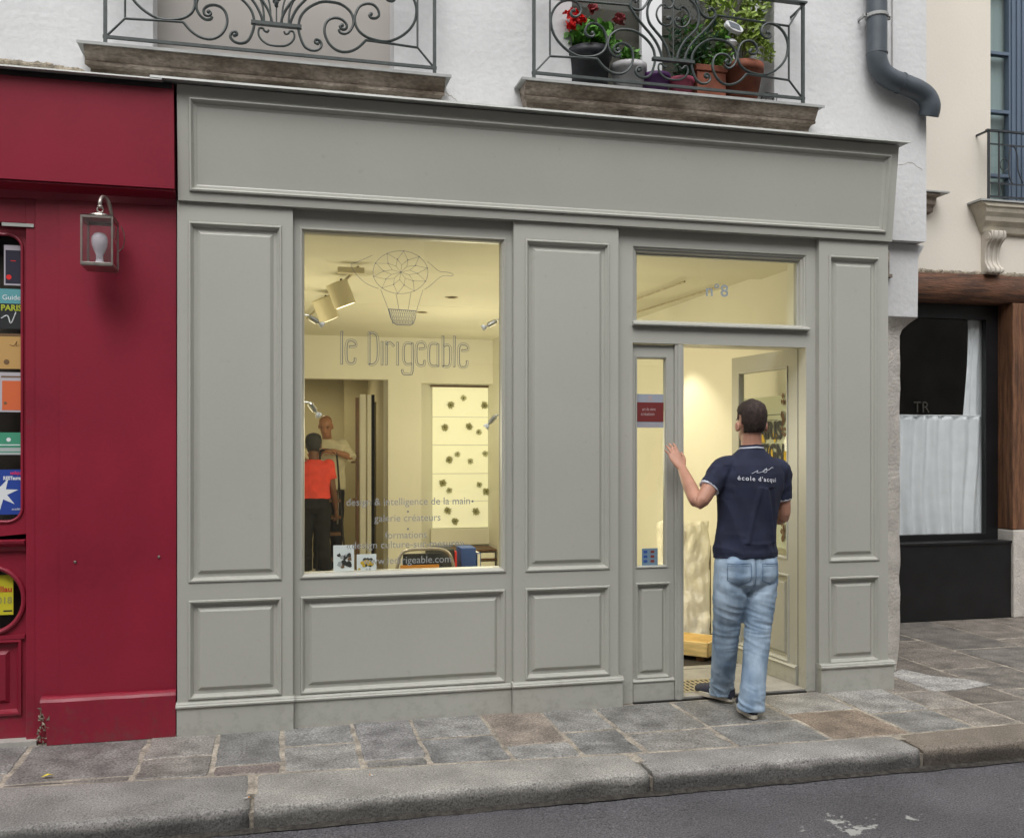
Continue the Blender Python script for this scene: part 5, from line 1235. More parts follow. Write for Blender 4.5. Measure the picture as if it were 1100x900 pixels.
def head_stations(base, f, s, u, k=1.):
    T = [(-.002, .020, .058, .018), (.010, .036, .050, .036), (.028, .048, .034, .056), (.055, .058, .014, .078), (.085, .066, .004, .090), (.115, .0715, -.001, .096), (.145, .075, -.004, .0985), (.172, .074, -.006, .096), (.195, .067, -.007, .086), (.213, .054, -.007, .070), (.226, .036, -.007, .047), (.234, .014, -.007, .019)]
    return [(base + u * h * k + f * c * k, s * a * k, f * b * k) for h, a, c, b in T]

def hand(mb, wrist, d, back, thumb, L=.185, curl=(.25, .3, .25), spread=.10, w=1.):
    """palm, four fingers and a thumb; back = direction out of the back of the hand"""
    d = V(d).normalized(); back = V(back); back = (back - d * back.dot(d)).normalized(); th = V(thumb); th = (th - d * th.dot(d) - back * th.dot(back)).normalized()
    pl = L * .53
    loft(mb, [(V(wrist) - d * .03, th * .026 * w, back * .019), (V(wrist), th * .027 * w, back * .018), (V(wrist) + d * pl * .35, th * .036 * w, back * .017), (V(wrist) + d * pl * .75, th * .042 * w, back * .014), (V(wrist) + d * pl * 1.02, th * .040 * w, back * .011), (V(wrist) + d * pl * 1.07, th * .034 * w, back * .006)], 16)
    ln = (.070, .078, .073, .058); of = (.030, .0105, -.0095, -.029); rr = (.0084, .0088, .0084, .0074)
    for i in range(4):
        a = (1.5 - i) / 1.5 * spread; dd = (d * math.cos(a) + th * math.sin(a)).normalized()
        p = V(wrist) + d * (pl * (.98 if i != 3 else .90)) + th * of[i] * w; pts = [p - dd * .02, p]; ang = 0
        for j, (fr_, cu) in enumerate(zip((.45, .30, .25), curl)):
            ang += cu * (1 + .12 * i); q = dd * math.cos(ang) - back * math.sin(ang); p = p + q * ln[i] * L / .185 * fr_; pts.append(p)
        limb(mb, pts, [rr[i] * 1.05, rr[i] * 1.05, rr[i], rr[i] * .95, rr[i] * .78], 10, k=3)
    p = V(wrist) + d * pl * .22 + th * .020; q1 = (d * .72 + th * .62 - back * .28).normalized(); q2 = (d * .92 + th * .30 - back * .30).normalized()
    limb(mb, [p, p + q1 * .045, p + q1 * .045 + q2 * .032, p + q1 * .045 + q2 * .058], [.016, .0125, .0105, .008], 10, k=3)

def face(parent, base, f, s, u, brow=M['hair'], k=1., white=None):
    mb = MB()
    for q in (1, -1):
        c = base + u * .118 * k + s * .032 * k * q + f * .080 * k
        loft(mb, [(c + f * t, s * r_, u * r_ * .6) for t, r_ in ((-.004, .012), (.006, .011), (.010, .006))], 12, 0)
        loft(mb, [(c + f * t, s * r_, u * r_) for t, r_ in ((.006, .0055), (.0112, .0045))], 10, 1)
        mb.tube([c + u * .018 + s * q * t * .022 + f * (.012 - abs(t - .1) * .010) for t in (-.9, -.3, .3, .9)], .0035, 6, mi=1)
    m = base + u * .043 * k + f * .084 * k
    mb.tube([m + s * t * .024 + f * (.006 - abs(t) * .010) for t in (-1, -.5, 0, .5, 1)], .0048, 6, mi=2)
    return mb.build('face_features', [white or M['white'], M['ink'], plain('lips', (.35, .12, .10), .5)], parent, weld=False, smooth=True)

def nose(mb, base, f, s, u):
    limb(mb, [base + u * .122 + f * .086, base + u * .095 + f * .099, base + u * .080 + f * .108, base + u * .073 + f * .098], [.008, .010, .012, .010], 10)
    for q in (1, -1): limb(mb, [base + u * .076 + f * .098 + s * q * .010, base + u * .076 + f * .090 + s * q * .014], [.007, .007], 8)
def ears(mb, base, f, s, u, k=1., out=.074, h=.105):
    for q in (1, -1):
        c = base + u * h * k + s * q * out * k - f * .006
        loft(mb, [(c + s * q * t, f * a * .8 + s * q * a * .15, u * a * 1.35) for t, a in ((-.010, .016), (.0, .020), (.008, .022), (.012, .018))], 14)

def shoe(mb, heel, toe, z=0., h=.075, w=.046):
    heel = V((heel[0], heel[1], z)); toe = V((toe[0], toe[1], z)); d = toe - heel; L = d.length; d.normalize(); s = V((-d.y, d.x, 0)); U_ = V((0, 0, 1))
    T = [(.0, .020, .030, .034), (.03, .032, .040, .046), (.10, .036, .045, .052), (.22, .037, .047, .054), (.36, .038, .046, .053), (.50, .042, .036, .044), (.66, .048, .029, .036), (.80, .048, .024, .031), (.92, .038, .020, .026), (.985, .018, .014, .018)]
    loft(mb, [(heel + d * L * t + U_ * (c + .012), s * a * w / .046, U_ * b_) for t, a, c, b_ in T], 18)
def sole(mb, heel, toe, z=0., w=.046):
    heel = V((heel[0], heel[1], z)); toe = V((toe[0], toe[1], z)); d = toe - heel; L = d.length; d.normalize(); s = V((-d.y, d.x, 0)); n = 40; top = []; bot = []
    for i in range(n):
        a = 2 * math.pi * i / n; t = .5 + .505 * math.cos(a); ww = (.040 + .014 * math.sin(max(0, min(1, (t - .35) / .55)) * math.pi)) * (w / .046)
        p = heel + d * L * t + s * math.copysign(abs(math.sin(a)) ** .7, math.sin(a)) * ww
        bot.append(p + V((0, 0, .0))); top.append(p + V((0, 0, .026)) + d * .001)
    mb.add(bot + top, [tuple(range(n - 1, -1, -1)), tuple(range(n, 2 * n))] + [(i, (i + 1) % n, n + (i + 1) % n, n + i) for i in range(n)])

def fbm(p, s, sz=None, seed=0): return noise.noise(V((p.x * s, p.y * s + seed, p.z * (sz or s))))

# ---- man in the doorway, seen from behind
UP = V((0, 0, 1)); F = V((.02, 1, 0)).normalized(); S = V((F.y, -F.x, 0))
man = thing('person', (2.62, -.28, 0), 'man in navy polo shirt and light jeans with one hand on the shop door frame', 'person')
HK = 1.03; HB = V((2.675, -.285, 1.548))      # chin level
shL, elL, wrL = V((2.505, -.285, 1.412)), V((2.322, -.345, 1.212)), V((2.328, -.100, 1.396))
shR, elR, wrR = V((2.862, -.280, 1.398)), V((2.902, -.235, 1.112)), V((2.800, -.02, 1.135))
mb = MB()
hs_ = head_stations(HB, F, S, UP, HK); loft(mb, hs_, 28)
nose(mb, HB, F, S, UP); ears(mb, HB, F, S, UP, HK, .083, .090)
loft(mb, [(V((2.672, -.29, 1.44)), S * .085, F * .075), (V((2.672, -.292, 1.50)), S * .066, F * .062), (V((2.674, -.288, 1.54)), S * .058, F * .060), (V((2.675, -.288, 1.60)), S * .056, F * .062), (V((2.675, -.288, 1.65)), S * .058, F * .066)], 20)
loft(mb, [(V((2.630, -.30, .80)), S * .15, F * .10), (V((2.635, -.30, .95)), S * .145, F * .095), (V((2.645, -.295, 1.10)), S * .145, F * .095), (V((2.665, -.29, 1.30)), S * .175, F * .10), (V((2.672, -.29, 1.42)), S * .165, F * .085), (V((2.672, -.29, 1.46)), S * .09, F * .07)], 20)
limb(mb, [shL, (shL + elL) / 2 + V((-.004, -.006, 0)), elL, elL * .55 + wrL * .45 + V((-.006, 0, -.002)), wrL], [.052, .047, .040, .041, .027])
limb(mb, [shR, (shR + elR) / 2 + V((.004, -.004, 0)), elR, elR * .6 + wrR * .4, wrR], [.052, .047, .040, .039, .027])
hand(mb, wrL, (-.30, .48, .83), (-.05, -.9, .45), (1, 0, .1), curl=(-.02, .22, .20), spread=.10, L=.195)
hand(mb, wrR, (-.75, .35, .35), (.3, .8, -.1), (0, 0, 1), curl=(.4, .5, .4), spread=.04)
for hp, kn, an in ((V((2.545, -.30, .80)), V((2.560, -.21, .485)), V((2.630, -.045, .07))), (V((2.720, -.30, .80)), V((2.684, -.33, .485)), V((2.618, -.395, .07)))):
    limb(mb, [hp, kn, an], [.08, .052, .036])
body = bake(mb, 'body', [M['skin']], man, .0042, 3)
face(body, HB, F, S, UP)
# hair: short, on the crown and the back of the head
def hairmesh(parent, HB_, F_, S_, U_, m, back=.040, th=.007, k=1.):
    mb = MB(); n = 44; vs = []; fs = []; ringz = [.018 + .215 * i / 30 for i in range(31)]
    hs2 = head_stations(V((0, 0, 0)), V((0, 1, 0)), V((1, 0, 0)), V((0, 0, 1)))
    def at(h):
        for (c0, a0, b0), (c1, a1, b1) in zip(hs2, hs2[1:]):
            if c0.z <= h <= c1.z: t = (h - c0.z) / (c1.z - c0.z); return c0.lerp(c1, t), a0.lerp(a1, t), b0.lerp(b1, t)
        return hs2[-1]
    for h in ringz + [.236, .240]:
        c, a, b = at(min(h, .2335)); 
        for q in range(n):
            t = 2 * math.pi * q / n; fw = math.sin(t)          # +1 face, -1 nape
            line = back + (.105 * min(1, max(0, fw + .42) / .30) if fw > -.42 else 0) - (.035 if .10 < fw < .22 else 0)
            if fw > .15: line = .168 + .03 * (fw - .15)
            o_ = th if h > line else th * max(-1.2, (h - line) / .010 )
            if h > .2: o_ = th * (1 + .25 * noise.noise(V((t * 2, h * 20, 0))))
            if h > .234: c = V((0, -.007, h)); a = V((.02 if h < .238 else .004, 0, 0)); b = V((0, .025 if h < .238 else .005, 0)); o_ = 0
            r0 = c + a * math.cos(t) + b * math.sin(t); ou = (a.normalized() * math.cos(t) + b.normalized() * math.sin(t))
            p = r0 + ou * (o_ * (1 + .35 * noise.noise(V((t * 7, h * 60, 3)))) + .002 * noise.noise(V((t * 22, h * 160, 8)))) + V((0, 0, th * .9 if h > .19 else 0))
            vs.append(HB_ + (S_ * p.x + F_ * p.y + U_ * p.z) * k)
    m_ = len(ringz) + 2
    for i in range(m_ - 1):
        for q in range(n): fs.append((i * n + q, i * n + (q + 1) % n, (i + 1) * n + (q + 1) % n, (i + 1) * n + q))
    fs.append(tuple((m_ - 1) * n + q for q in range(n))); fs.append(tuple(range(n - 1, -1, -1)))
    mb.add(vs, fs); return mb.build('hair', m, parent, smooth=True)
hm_ = hairmesh(body, HB, F, S, UP, M['hair'], .058, .006, k=HK)
mb = MB(); og = ORG[hm_.name]; fl = [p for p in hm_.data.polygons if p.area > 1e-7]
for _ in range(5200):          # short strands that break up the outline of the hair
    p = random.choice(fl); vs_ = [hm_.data.vertices[i].co + og for i in p.vertices]; c = vs_[0].lerp(vs_[1], random.random()).lerp(vs_[2].lerp(vs_[-1], random.random()), random.random())
    nrm = p.normal; dwn = (V((0, 0, -1)) - nrm * -nrm.z); dwn = dwn + V((random.uniform(-.6, .6), random.uniform(-.6, .6), random.uniform(-.3, .3)))
    if c.z > HB.z + .20: dwn = dwn + F * .8
    d_ = (dwn.normalized() + nrm * .38).normalized(); sd_ = d_.cross(nrm).normalized() * .0011; L_ = random.uniform(.007, .013)
    mb.add([c - sd_ - nrm * .001, c + sd_ - nrm * .001, c + d_ * L_], [(0, 1, 2)])
mb.build('hair_strands', M['hair'], hm_, weld=False, recalc=False)
# polo shirt
mb = MB()
loft(mb, [(V((2.634, -.302, .888)), S * .196, F * .135), (V((2.634, -.302, .93)), S * .196, F * .138), (V((2.638, -.30, 1.00)), S * .188, F * .134), (V((2.645, -.298, 1.10)), S * .180, F * .127), (V((2.655, -.294, 1.20)), S * .188, F * .130),
          (V((2.665, -.290, 1.30)), S * .206, F * .132), (V((2.670, -.288, 1.37)), S * .206, F * .126), (V((2.672, -.288, 1.420)), S * .186, F * .110), (V((2.672, -.288, 1.458)), S * .140, F * .090), (V((2.672, -.288, 1.495)), S * .092, F * .076), (V((2.673, -.288, 1.512)), S * .074, F * .069)], 32)
dL = (elL - shL).normalized(); dR = (elR - shR).normalized()
limb(mb, [shL + V((.05, 0, .0)), shL + dL * .02, shL + dL * .10, shL + dL * .175], [.066, .068, .064, .063], 22, dome=(True, False))
limb(mb, [shR + V((-.05, 0, .0)), shR + dR * .02, shR + dR * .10, shR + dR * .185], [.066, .069, .065, .064], 22, dome=(True, False))
def d_shirt(p, q):
    w = min(1, max(0, (1.45 - p.z) / .25)); lo = max(0, (1.12 - p.z) / .22)
    v = fbm(p, 6, 2.4) * .016 * w - abs(fbm(p + V((p.z * .45, 0, 0)), 9, 3, 5)) * .016 * w + abs(fbm(p, 4, 15, 9)) * -.016 * lo
    if 1.22 < p.z < 1.42 and (p.x < 2.53 or p.x > 2.82): v += fbm(p, 22, 22, 2) * .006
    c = p.x - (2.76 - (p.z - 1.0) * .22)      # long diagonal fold on the back, as the raised arm pulls the cloth
    if q.y < 0 and .98 < p.z < 1.29: v += .012 * math.exp(-(c / .012) ** 2) - .008 * math.exp(-((c - .03) / .02) ** 2)
    c = p.x - (2.60 + (p.z - 1.05) * .25)
    if q.y < 0 and .98 < p.z < 1.30: v += .008 * math.exp(-(c / .014) ** 2)
    return v
def m_shirt(c):
    for sh_, d_, ln in ((shL, dL, .175), (shR, dR, .185)):
        t = (c - sh_).dot(d_); r_ = ((c - sh_) - d_ * t).length
        if ln - .011 < t < ln + .004 and r_ < .09 and abs(c.x - 2.67) > .13: return 1
    return 0
shirt = bake(mb, 'polo_shirt', [M['navy'], M['whitetrim']], body, .0055, 4, d_shirt, m_shirt)
mb = MB(); 
for z0_, z1_, r0, r1, mi in ((1.500, 1.520, .073, .071, 0), (1.520, 1.528, .072, .0715, 1), (1.528, 1.540, .0705, .068, 0)):
    n = 36; vs = []
    for z_, r_ in ((z0_, r0), (z1_, r1), (z1_, r1 - .006), (z0_, r0 - .006)):
        for q in range(n):
            t = 2 * math.pi * q / n; vs.append(V((2.673, -.288, z_)) + S * r_ * math.cos(t) + F * r_ * .98 * math.sin(t) + V((0, 0, -.030 * max(0, math.sin(t)) - .006 * abs(math.cos(t)))))
    mb.add(vs, [(a * n + q, a * n + (q + 1) % n, ((a + 1) % 4) * n + (q + 1) % n, ((a + 1) % 4) * n + q) for a in range(4) for q in range(n)], mi)
mb.build('collar', [M['navy'], M['whitetrim']], body, smooth=False)
def bvh(o):
    org = ORG[o.name]; me_ = o.data
    return BVHTree.FromPolygons([v.co + org for v in me_.vertices], [tuple(p.vertices) for p in me_.polygons])
tb = bvh(shirt)
def on_back(x, z, tree=tb, e=.0075):
    h = tree.ray_cast(V((x, -1.5, z)), V((0, 1, 0)))
    return (h[0] + V((0, -e, 0))) if h[0] else V((x, -.43, z))
mb = MB()
vs, fs = text_vf('école d\'acqui', .040, 'CENTER', 0, 1.25, .0006)
w_ = max(v.x for v in vs) - min(v.x for v in vs); k_ = .225 / w_
mb.add([on_back(2.650 + v.x * k_, 1.333 + v.y * .86 - v.x * k_ * .06) for v in vs], fs)
wave = cr([V((2.610, 0, 1.375)), V((2.632, 0, 1.385)), V((2.648, 0, 1.392)), V((2.640, 0, 1.380)), V((2.662, 0, 1.382)), V((2.69, 0, 1.392)), V((2.703, 0, 1.404)), V((2.700, 0, 1.384)), V((2.682, 0, 1.382)), V((2.690, 0, 1.398)), V((2.715, 0, 1.395)), V((2.740, 0, 1.408)), V((2.752, 0, 1.406))], 5)
mb.tube([on_back(p.x, p.z) for p in wave], .0013, 5)
mb.build('back_print', plain('white_print', (.62, .64, .70), .8), shirt, weld=False)
# jeans
mb = MB()
loft(mb, [(V((2.632, -.302, .70)), S * .10, F * .07), (V((2.632, -.302, .745)), S * .165, F * .115), (V((2.632, -.304, .80)), S * .192, F * .130), (V((2.632, -.303, .86)), S * .191, F * .128), (V((2.634, -.302, .93)), S * .178, F * .118), (V((2.634, -.302, .965)), S * .170, F * .112)], 32)
for sx_ in (-1, 1): limb(mb, [V((2.632 + sx_ * .082, -.342, .80)), V((2.632 + sx_ * .085, -.345, .85))], [.086, .082], 18)
limb(mb, [V((2.540, -.302, .80)), V((2.540, -.285, .65)), V((2.548, -.225, .485)), V((2.568, -.155, .28)), V((2.600, -.060, .10)), V((2.606, -.048, .045))], [.100, .096, .081, .073, .068, .072], 26, dome=(True, False))
limb(mb, [V((2.728, -.302, .80)), V((2.712, -.318, .65)), V((2.690, -.333, .485)), V((2.658, -.362, .28)), V((2.622, -.388, .10)), V((2.618, -.390, .045))], [.098, .093, .079, .071, .070, .078], 26, dome=(True, False))
def d_jean(p, q):
    kn = math.exp(-((p.z - .50) / .13) ** 2); hm = math.exp(-((p.z - .09) / .10) ** 2); mid = math.exp(-((p.z - .28) / .16) ** 2)
    th_ = math.exp(-((p.z - .68) / .07) ** 2)
    warp = fbm(p, 4, 4, 3) * .05
    v = -abs(fbm(V((p.x, p.y, p.z + warp + p.x * .25)), 5, 30, 1)) * .012 * kn - abs(fbm(V((p.x, p.y, p.z + warp + p.x * .5)), 11, 24, 6)) * .016 * hm
    v += fbm(p, 9, 6, 4) * .008 * mid + fbm(V((p.x, p.y, p.z - abs(p.x - 2.632) * .5)), 6, 22, 8) * .008 * th_ + fbm(p, 18, 18, 2) * .0018
    v += .006 * hm
    if p.z > .70 and q.y < -.2: v -= .012 * math.exp(-((p.x - 2.634) / .010) ** 2)
    if p.z > .70 and abs(p.x - 2.634) > .02: v += .0018 * (abs(fbm(p, 9, 16, 7)) - .2) * 4
    return v
jeans = bake(mb, 'jeans', [M['denim']], body, .0055, 3, d_jean)
jb = bvh(jeans)
mb = MB()
for sx_ in (-1, 1):
    c_ = 2.634 + sx_ * .096
    L_ = [(c_ - .062, .868), (c_ + .062, .868 - .004 * sx_), (c_ + .060, .775), (c_ + .0, .748), (c_ - .060, .775), (c_ - .062, .868)]
    pts = []
    for (a, b), (c, d) in zip(L_, L_[1:]):
        for t in range(10): pts.append((a + (c - a) * t / 10, b + (d - b) * t / 10))
    mb.tube([on_back(a, b, jb, .0005) for a, b in pts], .0022, 6, closed=True)
    mb.tube([on_back(a, b - .012, jb, .0005) for a, b in pts[:11]], .0014, 6)
mb.tube([on_back(2.634 + .000, .735 + t * .02, jb, .0003) for t in range(8)], .0022, 6)
mb.build('pocket_seam', M['denimd'], jeans)
for (h_, t_) in (((2.644, -.118), (2.536, .160)), ((2.606, -.452), (2.668, -.170))):
    mb = MB(); shoe(mb, h_, t_, .012); o = bake(mb, 'shoe', [M['shoe']], body, .005, 2)
    mb = MB(); sole(mb, h_, t_, .0145 if h_[1] > -.2 else .0035); mb.build('shoe_sole', M['sole'], o, bevel=.003)

# ---- people inside the shop
def figure(label, loc, F_, J, mats, vox=.010, bald=False, fem=False):
    S_ = V((F_.y, -F_.x, 0)); t_ = thing('person', loc, label, 'person'); mb = MB()
    U_ = J.get('up', UP); Fh = J.get('fh', F_); Sh = V((F_.y, -F_.x, 0))
    hb = J['chin']; loft(mb, head_stations(hb, Fh, Sh, U_), 22); nose(mb, hb, Fh, Sh, U_); ears(mb, hb, Fh, Sh, U_)
    nk = J['neck']; loft(mb, [(nk - UP * .05, S_ * .08, F_ * .07), (nk + UP * .02, S_ * .055, F_ * .055), (hb + U_ * .06 - Fh * .015, S_ * .052, Fh * .058)], 16)
    pv_ = J['pelvis']; w_ = J['w']
    loft(mb, [(pv_ - UP * .05, S_ * .13, F_ * .09), (pv_.lerp(nk, .4), S_ * .12, F_ * .085), (pv_.lerp(nk, .8), S_ * (w_ - .04), F_ * .09), (nk - UP * .03, S_ * .08, F_ * .06)], 18)
    for a, e, h_, hd, bk_, tm_ in J['arms']:
        limb(mb, [a, (a + e) / 2, e, e * .55 + h_ * .45, h_], [.048, .043, .037, .036, .025])
        hand(mb, h_, hd, bk_, tm_, L=.17, curl=(.35, .4, .3), spread=.05)
    for hp, kn, an in J['legs']: limb(mb, [hp, kn, an], [.075, .050, .034])
    b_ = bake(mb, 'body', [mats['skin']], t_, vox * .6, 2)
    face(b_, hb, Fh, Sh, U_, white=M['skin_dark'])
    if not bald: hairmesh(b_, hb, Fh, Sh, U_, mats['hair'], .030, .014 if fem else .006)
    mb = MB(); hem = J['hem']; q = pv_.copy(); q.z = hem
    loft(mb, [(q, S_ * (w_ - .015), F_ * .125), (pv_.lerp(nk, .35), S_ * (w_ - .03), F_ * .12), (pv_.lerp(nk, .7), S_ * w_, F_ * .13), (pv_.lerp(nk, .9), S_ * (w_ - .005), F_ * .11), (nk - UP * .01, S_ * .10, F_ * .08), (nk + UP * .012, S_ * .065, F_ * .062)], 26)
    for a, e, *_ in J['arms']:
        d_ = (e - a).normalized(); limb(mb, [a - d_ * .01, a + d_ * .09, a + d_ * J['sleeve']], [.068, .062, .062], 16, dome=(True, False))
    bake(mb, 'shirt', [mats['shirt']], b_, vox, 3, lambda p, q_: fbm(p, 8, 3) * .010 + fbm(p, 14, 9, 3) * .006)
    mb = MB()
    loft(mb, [(pv_ - UP * .13, S_ * .10, F_ * .08), (pv_ - UP * .06, S_ * .175, F_ * .125), (pv_ + UP * .03, S_ * .17, F_ * .12), (pv_ + UP * .12, S_ * .14, F_ * .10)], 22)
    for hp, kn, an in J['legs']: limb(mb, [hp, hp.lerp(kn, .5), kn, kn.lerp(an, .5), kn.lerp(an, J.get('crop', .98))], [.098, .090, .075, .070, .066], 18, dome=(True, False))
    bake(mb, 'trousers', [mats['trousers']], b_, vox, 3, lambda p, q_: fbm(p, 6, 14) * .007)
    for h_, tt in J['feet']:
        mb = MB(); shoe(mb, h_, tt, 0); bake(mb, 'shoe', [M['black']], b_, .008, 1)
    return t_
F2 = V((.25, 1, 0)).normalized(); x, y = .425, 5.42
figure('person in red shirt and black trousers seen from behind inside the display window', (x, y, 0), F2, dict(
    chin=V((x, y + .01, 1.425)), neck=V((x, y, 1.37)), pelvis=V((x - .005, y, .92)), w=.205, hem=.955, sleeve=.15, crop=.80,
    arms=[(V((x + .165, y - .02, 1.315)), V((x + .205, y - .03, 1.06)), V((x + .245, y + .06, .83)), (.1, .25, -1), (1, 0, 0), (0, 1, 0)), (V((x - .165, y + .03, 1.315)), V((x - .21, y + .03, 1.06)), V((x - .20, y + .12, .84)), (0, .25, -1), (-1, 0, 0), (0, 1, 0))],
    legs=[(V((x + .09, y, .86)), V((x + .10, y - .02, .48)), V((x + .14, y - .05, .09))), (V((x - .09, y, .86)), V((x - .09, y, .48)), V((x - .08, y - .03, .09)))],
    feet=[((x + .13, y - .10), (x + .20, y + .14)), ((x - .09, y - .08), (x - .05, y + .16))]),
    dict(skin=M['skin_dark'], shirt=M['redshirt'], trousers=M['blacktr'], hair=M['ink']), fem=True)
F3 = V((-.22, -1, 0)).normalized(); x, y = .60, 6.06
up3 = V((-.10, -.36, 1)).normalized(); S3 = V((F3.y, -F3.x, 0)); fh = S3.cross(up3) * -1; fh = fh if fh.dot(F3) > 0 else -fh
figure('bald man in a cream shirt leaning on the step ladder in the back opening', (x, y, 0), F3, dict(
    chin=V((x - .01, y - .13, 1.650)), neck=V((x, y - .05, 1.60)), pelvis=V((x + .02, y + .06, 1.06)), w=.225, hem=1.02, sleeve=.22, up=up3, fh=fh,
    arms=[(V((x + .185, y - .03, 1.535)), V((x + .27, y - .14, 1.42 - .02)), V((x + .05, y - .27, 1.475)), (-1, -.1, -.1), (0, -.2, 1), (0, -1, .2)), (V((x - .185, y - .05, 1.535)), V((x - .25, y - .16, 1.40)), V((x - .04, y - .27, 1.485)), (1, -.1, -.1), (0, -.2, 1), (0, -1, .2))],
    legs=[(V((x - .07, y + .06, .98)), V((x - .08, y + .04, .54)), V((x - .09, y + .08, .09))), (V((x + .11, y + .06, .98)), V((x + .11, y + .04, .54)), V((x + .12, y + .08, .09)))],
    feet=[((x - .09, y + .14), (x - .12, y - .12)), ((x + .12, y + .14), (x + .12, y - .12))]),
    dict(skin=M['skin_tan'], shirt=M['creamshirt'], trousers=M['blacktr'], hair=M['hair']), bald=True)
# ------------------------------------------------------------------ flower pots on the right balcony
def leaf_blob(mb, c, r_, n, size, squash=(1, 1, 1), narrow=.5, droop=.3, mi=0):
    for _ in range(n):
        d = V((random.gauss(0, 1), random.gauss(0, 1), random.gauss(0, 1))).normalized() * random.random() ** .4
        p = V(c) + V((d.x * r_ * squash[0], d.y * r_ * squash[1], d.z * r_ * squash[2]))
        a = V((random.uniform(-1, 1), random.uniform(-1, .6), random.uniform(-.5, .9))).normalized(); b = a.cross(V((random.uniform(-1, 1), random.uniform(-1, 1), random.uniform(-1, 1)))).normalized()
        nn = a.cross(b); L = size * random.uniform(.6, 1.25); w = L * narrow
        mb.add([p, p + a * L * .35 + b * w * .5 + nn * L * .06, p + a * L * .75 + b * w * .35, p + a * L - nn * L * droop * .4, p + a * L * .75 - b * w * .35, p + a * L * .35 - b * w * .5 + nn * L * .06, p + a * L * .5 - nn * L * .04],
               [(0, 1, 6), (1, 2, 6), (2, 3, 6), (3, 4, 6), (4, 5, 6), (5, 0, 6)], mi)
def pot(parent, x, y, z, r0, r1, h, m, rim=True):
    mb = MB(); pr_ = [(r0, 0), (r1 * .97, h * .80)]
    if rim: pr_ += [(r1 * 1.05, h * .81), (r1 * 1.06, h), (r1 * .93, h), (r1 * .90, h * .9)]
    else: pr_ += [(r1, h), (r1 * .93, h), (r1 * .90, h * .92)]
    mb.lathe((x, y, z), pr_, 30); p = mb.build('pot', m, parent, smooth=False)
    for f in p.data.polygons: f.use_smooth = len(f.vertices) == 4
    s_ = MB(); s_.lathe((x, y, z), [(r1 * .9, h * .86), (r1 * .5, h * .90), (.005, h * .91)], 18); s_.build('soil', M['soil'], p)
ZB = 3.683; Y = .275
t = thing('potted_geranium', (1.876, Y, ZB), 'black pot of red geraniums at the left end of the right balcony', 'potted plant', 'pots on the right balcony')
pot(t, 1.880, Y, ZB, .105, .130, .265, M['pot_black'])
mb = MB(); leaf_blob(mb, (1.90, Y - .02, ZB + .355), .12, 330, .052, (1.15, .8, .62), .95, .3); leaf_blob(mb, (1.80, Y - .02, ZB + .33), .07, 90, .045, (1, .8, .6), .95)
leaf_blob(mb, (1.99, Y - .02, ZB + .30), .06, 80, .045, (1, .8, .7), .95); mb.build('foliage', M['leafA'], t, weld=False, recalc=False)
mb = MB()
for e in ((1.745, ZB + .42), (1.815, ZB + .44), (2.06, ZB + .455), (1.955, ZB + .51)): mb.tube(cr([(1.88, Y, ZB + .25), ((1.88 + e[0]) / 2, Y - .03, (ZB + .27 + e[1]) / 2), (e[0], Y - .05, e[1])], 4), .003, 5)
mb.build('stems', M['stem'], t)
for x_, z_, r_, m_ in ((1.748, ZB + .445, .040, 'flower'), (1.742, ZB + .385, .030, 'flower'), (1.812, ZB + .425, .027, 'flower'), (2.055, ZB + .455, .030, 'flowerd'), (1.880, ZB + .50, .020, 'flowerd')):
    mb = MB(); leaf_blob(mb, (x_, Y - .06, z_), r_, 70, .026, (1, .9, .95), .9, .1); mb.build('flower_head', M[m_], t, weld=False, recalc=False)
t = thing('potted_herb', (2.13, Y, ZB), 'white ribbed pot with a small bright green plant beside the black pot', 'potted plant', 'pots on the right balcony')
pot(t, 2.135, Y, ZB, .075, .108, .20, M['pot_white'])
for v in t.children[0].data.vertices:
    a = math.atan2(v.co.y, v.co.x - .005); 
mb = MB(); leaf_blob(mb, (2.13, Y - .02, ZB + .245), .06, 130, .040, (1.1, .8, .8), .7); mb.build('foliage', M['leafA'], t, weld=False, recalc=False)
t = thing('flower_pot', (2.315, Y, ZB), 'low purple pot beside the white ribbed pot', 'flower pot', 'pots on the right balcony')
pot(t, 2.315, Y, ZB, .072, .088, .155, M['pot_purple'])
t = thing('potted_shrub', (2.47, Y, ZB), 'small pink pot with a slender narrow leaved plant in the middle of the balcony', 'potted plant', 'pots on the right balcony')
pot(t, 2.475, Y - .03, ZB, .060, .078, .135, M['pot_pink'])
mb = MB()
for i in range(8):
    a = random.uniform(-.12, .20); top = (2.475 + a, Y - .05 + random.uniform(-.05, .05), ZB + random.uniform(.30, .46)); pts = cr([(2.475, Y - .03, ZB + .11), (2.475 + a * .4, Y - .04, ZB + .24), top], 5)
    mb.tube(pts, .0025, 5)
    for p in pts[2:]: leaf_blob(mb, p, .02, 7, .048, (1, 1, 1), .32, .3, 1)
mb.build('foliage', [M['stem'], M['leafC']], t, weld=False, recalc=False)
t = thing('planter_box', (2.66, Y, ZB), 'terracotta planter with a bushy light green plant left of the round terracotta pot', 'planter', 'pots on the right balcony')
mb = MB(); mb.box(2.56, 2.755, Y - .08, Y + .08, ZB, ZB + .185); mb.box(2.55, 2.765, Y - .09, Y + .09, ZB + .185, ZB + .225); mb.build('pot', M['terra'], t, bevel=.006)
mb = MB()
for i in range(12):
    a = random.uniform(-.17, .12); top = (2.66 + a, Y - .05 + random.uniform(-.05, .05), ZB + random.uniform(.30, .52)); pts = cr([(2.66 + a * .3, Y, ZB + .2), (2.66 + a * .7, Y - .03, ZB + .30), top], 5)
    mb.tube(pts, .0025, 5)
    for p in pts[2:]: leaf_blob(mb, p, .025, 7, .040, (1, 1, 1), .42, .3, 1)
